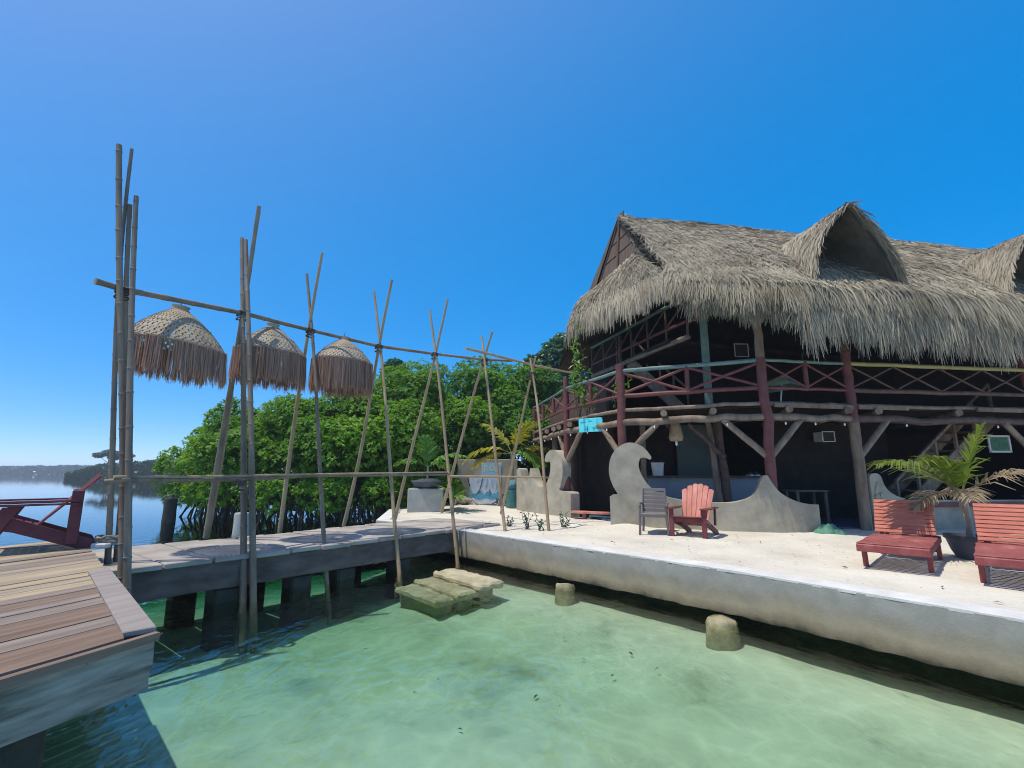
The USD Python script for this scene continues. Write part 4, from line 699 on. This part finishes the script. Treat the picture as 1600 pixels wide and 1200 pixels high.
lag = Polygon([(-3.2, 3.5), (-1.3, 1.2), (5.5, 1.0), (3.6, 4.0), (2.3, 6.2), (-.6, 9.2), (-2.6, 7.4)])
def bed_z(P): i_ = np.clip(np.searchsorted(gx, P[:, 0]), 1, len(gx) - 1); j_ = np.clip(np.searchsorted(gy, P[:, 1]), 1, len(gy) - 1); return np.maximum(np.maximum(Z[i_, j_], Z[i_ - 1, j_]), np.maximum(Z[i_, j_ - 1], Z[i_ - 1, j_ - 1])) + .012
tag(obj('sea_weed', scraps(45, lag, bed_z, .026, 6), M['weed']), 'dark scraps of weed lying on the lagoon bed', 'seaweed', kind='stuff')

# ------------------------------------------------------------------ mural wall and small things near it
mw = thing('mural_wall', 'pale grey concrete wall with a painted blue surf mural behind the terrace', 'mural wall', (-2.08, 18.9, .55))
obj('wall_body', MB().box((1.14, .12, .86), (2.30, .22, 1.76), None, .02), M['wave_concrete'], mw)
obj('mural_ground', MB().prism([(.46, .10), (1.62, .06), (1.68, 1.62), (.92, 1.60), (.92, 1.1), (.46, 1.05)], .004, (0, 0, 0), (1, 0, 0), (0, 0, 1)), M['mural_pale'], mw)
obj('mural_arc', MB().prism([(.94, 1.16), (1.64, 1.12), (1.66, 1.50)] + [(1.3 + .36 * math.cos(g), 1.50 + .12 * math.sin(g)) for g in np.linspace(.2, math.pi, 8)], .004, (0, -.005, 0), (1, 0, 0), (0, 0, 1)), M['mural_sky'], mw)
obj('mural_wave', MB().prism([(.47, .30)] + [(x, .50 + .06 * math.sin(x * 17) + .03 * math.sin(x * 41)) for x in np.linspace(.47, 1.66, 26)] + [(1.66, .24)] + [(x, .26 + .04 * math.sin(x * 13)) for x in np.linspace(1.6, .5, 12)], .004, (0, -.005, 0), (1, 0, 0), (0, 0, 1)), M['mural_blue'], mw)
for k, ch in enumerate('ROS'):
    tm = meshkit.text_mesh(ch, .20, .004, True); v = np.array(tm.vertices); a = .12 * (1 - k); v2 = np.stack([v[:, 0] * math.cos(a) - v[:, 1] * math.sin(a), v[:, 0] * math.sin(a) + v[:, 1] * math.cos(a)], 1)
    obj('letter', MB().add(np.stack([v2[:, 0] + 1.0 + .2 * k, -.010 - v[:, 2], v2[:, 1] + 1.27 + (.03 if k == 1 else 0)], 1), np.array(tm.faces)), M['mural_yellow'], mw)
for k, (x0, z0_, x1, z1_) in enumerate(((.95, 1.02, .80, .46), (.70, .90, 1.0, 1.04), (1.12, .98, 1.06, .66), (1.28, .96, 1.32, .70), (1.28, .96, 1.42, .90), (1.5, .92, 1.46, .66), (.66, .42, .95, .56), (1.05, .42, 1.4, .36), (1.2, .6, 1.24, .4))):
    obj('brush_stroke', MB().beam((x0, -.011, z0_), (x1, -.011, z1_), .004, .035, (0, 1, 0)) if False else MB().prism(Polygon([(x0, z0_), (x0 + .035, z0_ + .01), ((x0 + x1) / 2 + .045, (z0_ + z1_) / 2 + .03), (x1 + .03, z1_), (x1, z1_), ((x0 + x1) / 2 + .01, (z0_ + z1_) / 2 + .03)]).buffer(.004), .004, (0, -.0105, 0), (1, 0, 0), (0, 0, 1)), M['mural_dark' if k in (0, 6, 8) else 'mural_sky'], mw)
for k, (x, y_, w, lab) in enumerate(((-1.75, 17.4, .6, 'tangle of bleached driftwood roots left of the mural'), (-.25, 17.6, .45, 'driftwood root stump at the right foot of the mural'))):
    dw = thing('driftwood', lab, 'driftwood', (x, y_, .62)); r = np.random.default_rng(70 + k)
    for q_ in range(9): a = r.random() * 6.28; obj('root', MB().tube(wobble((0, 0, .25 + .1 * r.random()), (w * math.cos(a), w * .6 * math.sin(a), .02 + .12 * r.random()), 6, .07, 80 + q_), np.linspace(.075, .025, 6), 7), M['driftwood'], dw, smooth=True)
tb = thing('teal_drum', 'small dark teal drum with crumpled blue bag on top right of the mural', 'drum', (.02, 17.0, .6)); obj('body', MB().lathe([(0, 0), (.22, 0), (.24, .1), (.22, .3), (.24, .5), (.23, .62), (0, .62)], sides=18), M['teal_plastic'], tb, smooth=40)
iv = trimesh.creation.icosphere(3, .22); v = np.array(iv.vertices); v *= (1 + .5 * (meshkit.fbm(v * 9, 3) - .5))[:, None]; obj('bag', (v * [1.1, 1, .9] + [0, 0, .74], np.array(iv.faces)), M['blue_paint'], tb)
lp = thing('leaning_pole', 'pale pole leaning between the mural wall and the narrow wave wall', 'pole', (.40, 17.2, .55)); obj('pole_body', MB().tube(wobble((-.05, 0, 0), (.33, -.3, 1.35), 6, .01, 3), .04, 8), M['log'], lp)

# ------------------------------------------------------------------ signs, bulbs, household things
sg = thing('cyan_sign', 'bright cyan board with faint dark lettering hanging below the balcony', 'sign', (1.78, 12.92, 3.02), math.atan2(-.42, .60))
obj('board', MB().box((.34, 0, 0), (.68, .025, .36), None, .004), M['cyan'], sg)
for k, (x, z, w, h) in enumerate(((.10, .08, .16, .03), (.30, .10, .12, .03), (.22, -.10, .03, .14), (.20, -.10, .10, .025), (.45, -.07, .2, .02), (.5, .02, .02, .26))): obj('lettering', MB().box((x + .03, -.0155, z), (w, .004, h)), M['cyan_dark' if k != 2 else 'mural_dark'], sg)
for x in (.08, .60): obj('cord', MB().tube([(x, 0, .18), (x, .05, .34)], .006, 5), M['lashing'], sg)
sl = thing('string_lights', 'string of small white bulbs hung along the balcony beam', 'string lights'); wire = MB()
for k in range(6):
    a, b_ = bz(B[k], 2.92), bz(B[k + 1], 2.92); n = (5, 3, 2, 3, 2, 4)[k]; off = np.array([*(-norm([b_[1] - a[1], -(b_[0] - a[0])]) * -.13), 0]); t = np.linspace(0, 1, n * 2 + 1); P = lerp(a, b_, t[:, None]) + off; P[1::2, 2] -= .05; wire.tube(P, .006, 5)
    for q_ in P[1::2]: obj('bulb', MB().lathe([(0, -.06), (.015, -.052), (.02, -.036), (.014, -.012), (.014, 0), (0, 0)], q_ - [0, 0, .005], 10), M['bulb'], sl, smooth=True)
obj('wire', wire, M['black'], sl)
ac = thing('air_conditioner', 'white box air conditioner fixed in the dark ground floor wall', 'air conditioner', (8.36, 13.12, 2.60), .1)
for (c_, s_) in (((0, -.2, .0), (.36, .02, .02)), ((0, -.2, .26), (.36, .02, .02)), ((-.17, -.2, .13), (.02, .02, .28)), ((.17, -.2, .13), (.02, .02, .28))): obj('frame', MB().box(c_, s_), M['white'], ac)
obj('grille', MB().box((0, -.18, .13), (.33, .02, .24)), M['black'], ac); obj('casing', MB().box((0, -.02, .13), (.35, .30, .25)), M['white_cap'], ac)
pf = thing('picture_frame', 'white framed picture on the far right wall above the stairs', 'picture frame', (13.25, 13.3, 2.35), .1)
for (c_, s_) in (((0, 0, .0), (.66, .03, .05)), ((0, 0, .42), (.66, .03, .05)), ((-.31, 0, .21), (.05, .03, .46)), ((.31, 0, .21), (.05, .03, .46))): obj('frame', MB().box(c_, s_), M['white'], pf)
obj('picture', MB().box((0, .02, .21), (.6, .01, .38)), M['green_cloth'], pf)
hl = thing('hanging_lamp', 'rounded straw lampshade hanging above the bar counter', 'lampshade', (3.95, 11.75, 2.98)); obj('shade', MB().lathe([(.05, 0), (.11, -.03), (.14, -.2), (.17, -.36), (.14, -.44), (.0, -.45)], sides=16), M['straw_shade'], hl, smooth=True); obj('cord', MB().tube([(0, 0, 0), (0, 0, .14)], .008, 5), M['black'], hl); obj('bulb', MB().lathe([(0, -.56), (.03, -.53), (.025, -.45), (0, -.45)], sides=8), M['bulb'], hl)
bk = thing('bucket', 'pale plastic bucket standing on the left of the bar counter', 'bucket', (3.72, 12.6, 1.715)); obj('body', MB().lathe([(0, 0), (.13, 0), (.16, .3), (.17, .33), (.15, .33), (.0, .30)], sides=18), M['white_cap'], bk, smooth=40); obj('handle', MB().tube([(.16 * math.cos(g), 0, .30 + .1 * math.sin(g)) for g in np.linspace(0, math.pi, 9)], .006, 5), M['metal'], bk)
shs = thing('shoe_pair', 'dark shoes with white soles lying on the bar counter near the peak', 'shoes', (5.95, 12.35, 1.715))
for s in (0, 1): sh = obj('shoe', MB().lathe([(0, .03), (.05, .03), (.06, .06), (.04, .10), (0, .12)], (s * .14, 0, 0), 10), M['black'], shs, smooth=True); obj('sole', MB().box((s * .14, 0, .015), (.11, .24, .03), None, .01), M['white'], sh)
tv = thing('wall_screen', 'dark screen with pale frame on the upper floor behind the balcony', 'screen', (6.02, 12.4, 4.78), .05)
for (c_, s_) in (((0, 0, 0), (.38, .02, .018)), ((0, 0, .34), (.38, .02, .018)), ((-.18, 0, .17), (.018, .02, .34)), ((.18, 0, .17), (.018, .02, .34))): obj('frame', MB().box(c_, s_), M['white_cap'], tv)
obj('panel', MB().box((0, .02, .17), (.36, .02, .32)), M['black'], tv)
um = thing('parasol', 'green and teal parasol standing folded low behind the balcony rail', 'parasol', (6.15, 11.05, 3.35)); P = [np.array([.62 * math.cos(g), .5 * math.sin(g), .36 + .03 * math.sin(3 * g)]) for g in np.linspace(0, 2 * math.pi, 9)]
for k in range(8): obj('canopy_panel', MB().add([P[k], P[k + 1], (.12, 0, .68), P[k] * .98, P[k + 1] * .98, (.12, 0, .66)], [[0, 1, 2], [5, 4, 3]]), M['canvas' if k < 6 and k > 3 else 'canvas_teal'], um)
obj('pole', MB().tube([(0, 0, -.05), (.12, 0, .7)], .018, 8), M['white'], um)
tbl = thing('wooden_table', 'dark slender wooden table standing in the shade behind the wall gap', 'table', (7.25, 12.3, .615)); obj('table_top', MB().box((0, 0, .74), (.8, .6, .04), None, .008), M['log'], tbl)
for x_, y_ in ((-.34, -.24), (.34, -.24), (-.34, .24), (.34, .24)): obj('leg', MB().box((x_, y_, .36), (.06, .06, .72), None, .006), M['log'], tbl)
gc = thing('green_cloth', 'crumpled green cloth lying at the right end of the long wave wall', 'cloth', (6.30, 10.02, .57)); gu, gv = np.meshgrid(np.linspace(-1, 1, 22), np.linspace(-1, 1, 14), indexing='ij')
hh = .20 * np.clip(1.1 - gu ** 2 - gv ** 2, 0, 1) * (.35 + meshkit.fbm(np.stack([gu * 3, gv * 3, gu * 0], -1), 3)) ; obj('cloth_body', MB().grid(np.stack([gu * .34 + .1 * gv, gv * .22, hh + .02], -1)), M['green_cloth'], gc, smooth=True)
kb = thing('red_board', 'flat salmon red wooden board lying in the gap between the wave walls', 'board', (1.55, 13.45, .60), -.35); obj('board_body', MB().prism(smooth_poly([(0, 0), (1.3, -.12), (1.5, -.02), (1.2, .12), (0, .42)], 2), .05, (0, 0, .12), (1, 0, 0), (0, 1, 0)), M['salmon'], kb); obj('batten', MB().box((.4, .12, .06), (.1, .4, .12)), M['red_dark'], kb)
ps = thing('purple_cushion', 'purple cushion on the low wall at the far right', 'cushion', (12.05, 11.42, 1.19)); obj('pad', MB().box((0, 0, .07), (.5, .3, .14), None, .06), M['purple'], ps); obj('seam', MB().box((0, 0, .07), (.51, .31, .01)), M['purple'], ps)
for (x, y_, lab) in ((-1.72, 2.95, 'single yellow leaf floating near the deck corner'),):
    u_ = thing('floating_leaf', lab, 'leaf', (x, y_, .006)); obj('blade', MB().prism(smooth_poly([(-.05, 0), (-.01, .022), (.05, .005), (0, -.02)], 2), .003, (0, 0, 0), (1, 0, 0), (0, 1, 0)), M['leaf_yellow'], u_)
# mooring posts in the water
for k, (x, y_, r_, h, lab) in enumerate(((-12.7, 18.6, .22, .85, 'weathered mooring post standing alone in the open water at the left'), (-7.98, 14.9, .24, .62, 'round concrete mooring post behind the footbridge'))):
    mp = thing('mooring_post', lab, 'mooring post', (x, y_, 0)); obj('post_body', MB().lathe([(0, -2.4), (r_, -2.4), (r_ * 1.05, -.1), (r_ * .96, h * .5), (r_, h - .05), (r_ * .9, h), (0, h)], sides=16), M['pile' if k == 0 else 'block'], mp, smooth=40)
    obj('stake', MB().tube([(.02, .02, h - .02), (.04, .02, h + (.15 if k == 0 else .75))], .07 if k == 0 else .06, 8), M['bark'], mp)

# ------------------------------------------------------------------ trees
def leaf_cloud(centres, radii, n, leaf, seed, per=7, flat_=1.0, hollow=.55):
    """rosettes of leaves on the shells of the given lobes"""
    r = np.random.default_rng(seed); centres, radii = np.asarray(centres, float), np.asarray(radii, float); wt = radii ** 2; k = r.choice(len(centres), n, p=wt / wt.sum())
    d = norm(r.normal(size=(n, 3))); d[:, 2] = np.where(r.random(n) < .65, np.abs(d[:, 2]), d[:, 2]); rad = radii[k] * (hollow + (1 - hollow) * r.random(n) ** .5) * (.8 + .45 * meshkit.noise(d * 2.2 + k[:, None] * 3.1, seed))
    P = centres[k] + d * rad[:, None] * [1, 1, flat_]; ax = norm(d + [0, 0, .7] + .5 * r.normal(size=(n, 3)))
    P = np.repeat(P, per, 0); ax = np.repeat(ax, per, 0); m_ = n * per; tn = norm(np.cross(ax, r.normal(size=(m_, 3)))); dl = norm(tn + ax * r.normal(.35, .35, m_)[:, None]); L = leaf * (.7 + .6 * r.random(m_))
    sd_ = norm(np.cross(dl, ax)); b0, b1, b2 = P, P + dl * (L * .5)[:, None], P + dl * L[:, None] - [0, 0, .12] * L[:, None]; w = (L * .24)[:, None]
    v = np.stack([b0, b1 - sd_ * w, b2, b1 + sd_ * w], 1).reshape(-1, 3); q_ = np.arange(m_)[:, None] * 4; return v, np.vstack([q_ + [0, 1, 2], q_ + [0, 2, 3]])
def limb_tree(stm, base, top, r0, lobes, seed):
    stm.tube(wobble(base, top, 8, .10, seed), np.linspace(r0, r0 * .45, 8), 8)
    for k, c in enumerate(lobes): stm.tube(wobble(lerp(base, top, .45 + .5 * ((k * .37) % 1)), c, 6, .12, seed + k), np.linspace(r0 * .4, .02, 6), 6)
def mangrove(x, y, h, rad, label, seed, n, mt, base_z=-.4, low=.9, leaf=.125, nl=9, roots=14):
    t = thing('mangrove_tree', label, 'mangrove tree', (x, y, 0), 0, 'mangrove trees along the water'); r = np.random.default_rng(seed); C, R = [], []
    for k in range(nl):
        a = 2 * np.pi * k / nl * 1.618 + r.random(); q_ = rad * (.25 + .65 * r.random()); z = low + .55 + (h - low - 1.2) * (k + .5) / nl + r.normal(0, .15); q_ *= 1.0 if z < h * .7 else .6; C.append([q_ * math.cos(a), q_ * math.sin(a), z]); R.append(.62 + .38 * rad * .6 * (.7 + .6 * r.random()))
    C.append([0, 0, h - .75]); R.append(.8)
    C += [[rad * .8 * math.cos(a), rad * .8 * math.sin(a), low + .35] for a in np.linspace(0, 6.28, 8)[:-1]]; R += [.62] * 7
    obj('crown', leaf_cloud(C, R, int(n * 2.1), leaf, seed), M[mt], t); stm = MB(); limb_tree(stm, (0, 0, base_z + .8), (r.normal(0, .3), r.normal(0, .3), h * .75), .12, C[:7], seed); obj('trunk', stm, M['bark'], t, smooth=True)
    for k in range(roots):
        a = 2 * np.pi * k / roots + r.normal(0, .25); q_ = rad * (.35 + .75 * r.random()); z0 = .5 + 1.3 * r.random(); s = np.linspace(0, 1, 8)
        P = np.stack([q_ * s * math.cos(a) + .1 * np.sin(5 * s + k), q_ * s * math.sin(a) + .1 * np.cos(4 * s + k), z0 * (1 - s ** 2.2) + (base_z - .9) * s ** 2.2 + .25 * np.sin(np.pi * s)], 1); obj('prop_root', MB().tube(P, np.linspace(.05, .028, 8), 5), M['root'], t)
    for k in range(6): P = wobble((r.normal(0, rad * .6), r.normal(0, rad * .5), low + .9), (r.normal(0, rad * .7), r.normal(0, rad * .6), base_z - .6), 6, .08, seed + k); obj('aerial_root', MB().tube(P, .022, 5), M['root'], t)
TREES = [(-12.5, 21.0, 3.4, 1.7, 2600, 'mangrove', 'low mangrove at the left end of the clump beside open water'), (-10.4, 19.6, 4.3, 1.9, 4200, 'mangrove', 'rounded mangrove second from the left end of the clump'),
         (-7.9, 18.6, 4.5, 2.0, 4200, 'mangrove', 'bright green mangrove behind the second bamboo frame'), (-5.5, 18.2, 4.7, 2.0, 4200, 'mangrove', 'yellow green mangrove below the third lampshade'),
         (-3.6, 20.0, 5.9, 2.2, 4600, 'mangrove', 'tall mangrove behind the tyre planter'), (-1.2, 22.0, 6.5, 2.3, 4600, 'mangrove_b', 'tall dark mangrove behind the mural wall'),
         (1.4, 22.8, 6.7, 2.4, 4400, 'mangrove_b', 'tall mangrove next to the house balcony'), (-14.3, 25.5, 3.6, 1.8, 1600, 'mangrove_b', 'small mangrove farther back at the left end of the clump'),
         (-9.6, 23.6, 5.3, 2.3, 2400, 'mangrove_b', 'mangrove in the second row behind the two leftmost bamboo frames'), (-6.6, 22.8, 5.6, 2.3, 2600, 'mangrove_b', 'mangrove in the second row behind the third bamboo frame'),
         (-3.9, 24.8, 7.3, 2.5, 2600, 'mangrove', 'mangrove crown rising behind the fourth bamboo frame'), (-.6, 26.0, 7.7, 2.6, 2600, 'mangrove_b', 'mangrove crown rising behind the fifth and sixth bamboo frames')]
for k, (x, y_, h, rad, n, mt, lab) in enumerate(TREES):
    land = x > -3.9 and y_ < 24
    mangrove(x, y_, h, rad, lab, 900 + k, n, mt, .1 if land else -.5, .75 if k < 7 else .25, roots=22 if k < 7 else 14)
def plain_tree(name, label, x, y, h, lobes, radii, n, leaf, mt, seed, r0=.18, z0=.3, flat_=1.0):
    t = thing(name, label, 'tree', (x, y, 0)); obj('crown', leaf_cloud(lobes, radii, n, leaf, seed, flat_=flat_), M[mt], t); stm = MB(); limb_tree(stm, (0, 0, z0), (lobes[0][0] * .5, 0, h * .7), r0, lobes, seed); obj('trunk', stm, M['bark'], t, smooth=True); return t
plain_tree('broadleaf_tree', 'bluish green broadleaf tree behind the mangroves beside the roof eave', 3.1, 33.0, 10, [(0, 0, 9.6), (-1.3, .3, 8.6), (1.3, -.2, 9.0), (.4, .5, 10.4), (-.6, -.5, 7.4), (1.0, 0, 7.4), (-2.4, 0, 7.4)], [1.3, 1.2, 1.3, 1.0, 1.3, 1.3, 1.0], 3000, .26, 'blue_tree', 41)
plain_tree('broadleaf_tree', 'thin treetop showing just right of the third lampshade', -6.9, 28.0, 7.6, [(0, 0, 7.6), (.5, 0, 7.0), (-.4, .2, 6.6)], [.7, .6, .6], 500, .22, 'blue_tree', 42)
# far shore
def far_wood(name, label, pts, n, leaf, hgt, seed, z0=-.2):
    r = np.random.default_rng(seed); P = np.array(pts, float); k = r.random(n) * (len(P) - 1.001); i_ = k.astype(int); f = (k - i_)[:, None]; c = P[i_] * (1 - f) + P[i_ + 1] * f; hh = c[:, 2] * (.72 + .5 * meshkit.fbm(np.stack([k * 7, k * 0, k * 0], -1), 4, seed)); z = hh * r.random(n) ** .55
    dep = hgt * r.normal(0, 1, n); p = np.stack([c[:, 0] + dep * .5, c[:, 1] + np.abs(dep) * 1.2 - (1 - z / hh) * 0 , z + z0], 1); m_ = n
    d = norm(r.normal(size=(m_, 3))); s_ = norm(np.cross(d, r.normal(size=(m_, 3)))); L = leaf * (.6 + .8 * r.random(m_))[:, None]; v = np.stack([p - d * L, p - s_ * L * .7, p + d * L, p + s_ * L * .7], 1).reshape(-1, 3); q_ = np.arange(m_)[:, None] * 4
    o = obj(name, (v, np.vstack([q_ + [0, 1, 2], q_ + [0, 2, 3]])), M['far_leaf']); tag(o, label, 'mangrove wood', kind='stuff')
far_wood('far_mangrove_wood', 'distant low mangrove shore along the horizon at the left', [(-620, 420, 6.5), (-480, 420, 7), (-380, 400, 6.5), (-320, 380, 7.5), (-240, 350, 8)], 26000, 1.1, 6, 51)
far_wood('near_mangrove_wood', 'nearer bluish mangrove point reaching into the water behind the deck chair', [(-123, 136, 1.6), (-117, 135, 3.4), (-108, 132, 4.4), (-98, 130, 4.8), (-88, 128, 6), (-76, 126, 6.5), (-62, 122, 6.8)], 24000, .36, 3, 52)
plain_tree('umbrella_tree', 'flat topped tree rising above the far mangrove point', -118, 144, 7.6, [(0, 0, 7.4), (3.2, 0, 7.1), (-3.2, 0, 6.7), (5.5, 0, 6.5), (1.5, 0, 6.2)], [1.7, 1.6, 1.3, 1.3, 1.4], 1600, .5, 'far_leaf', 43, .25, 0, .45)
# ------------------------------------------------------------------ air: a thin haze that the far shore fades into
usdkit.material(stage, '/World/Looks/haze', {'v': ('principled_volume', {'color': (.86, .92, 1.0), 'density': HAZE, 'anisotropy': .2})}, volume='v.volume')
hz = obj('haze', MB().box((0, 1150, 3.25), (5400, 2640, 24.5)), '/World/Looks/haze'); tag(hz, 'thin pale sea haze lying over the water', 'haze', kind='stuff')
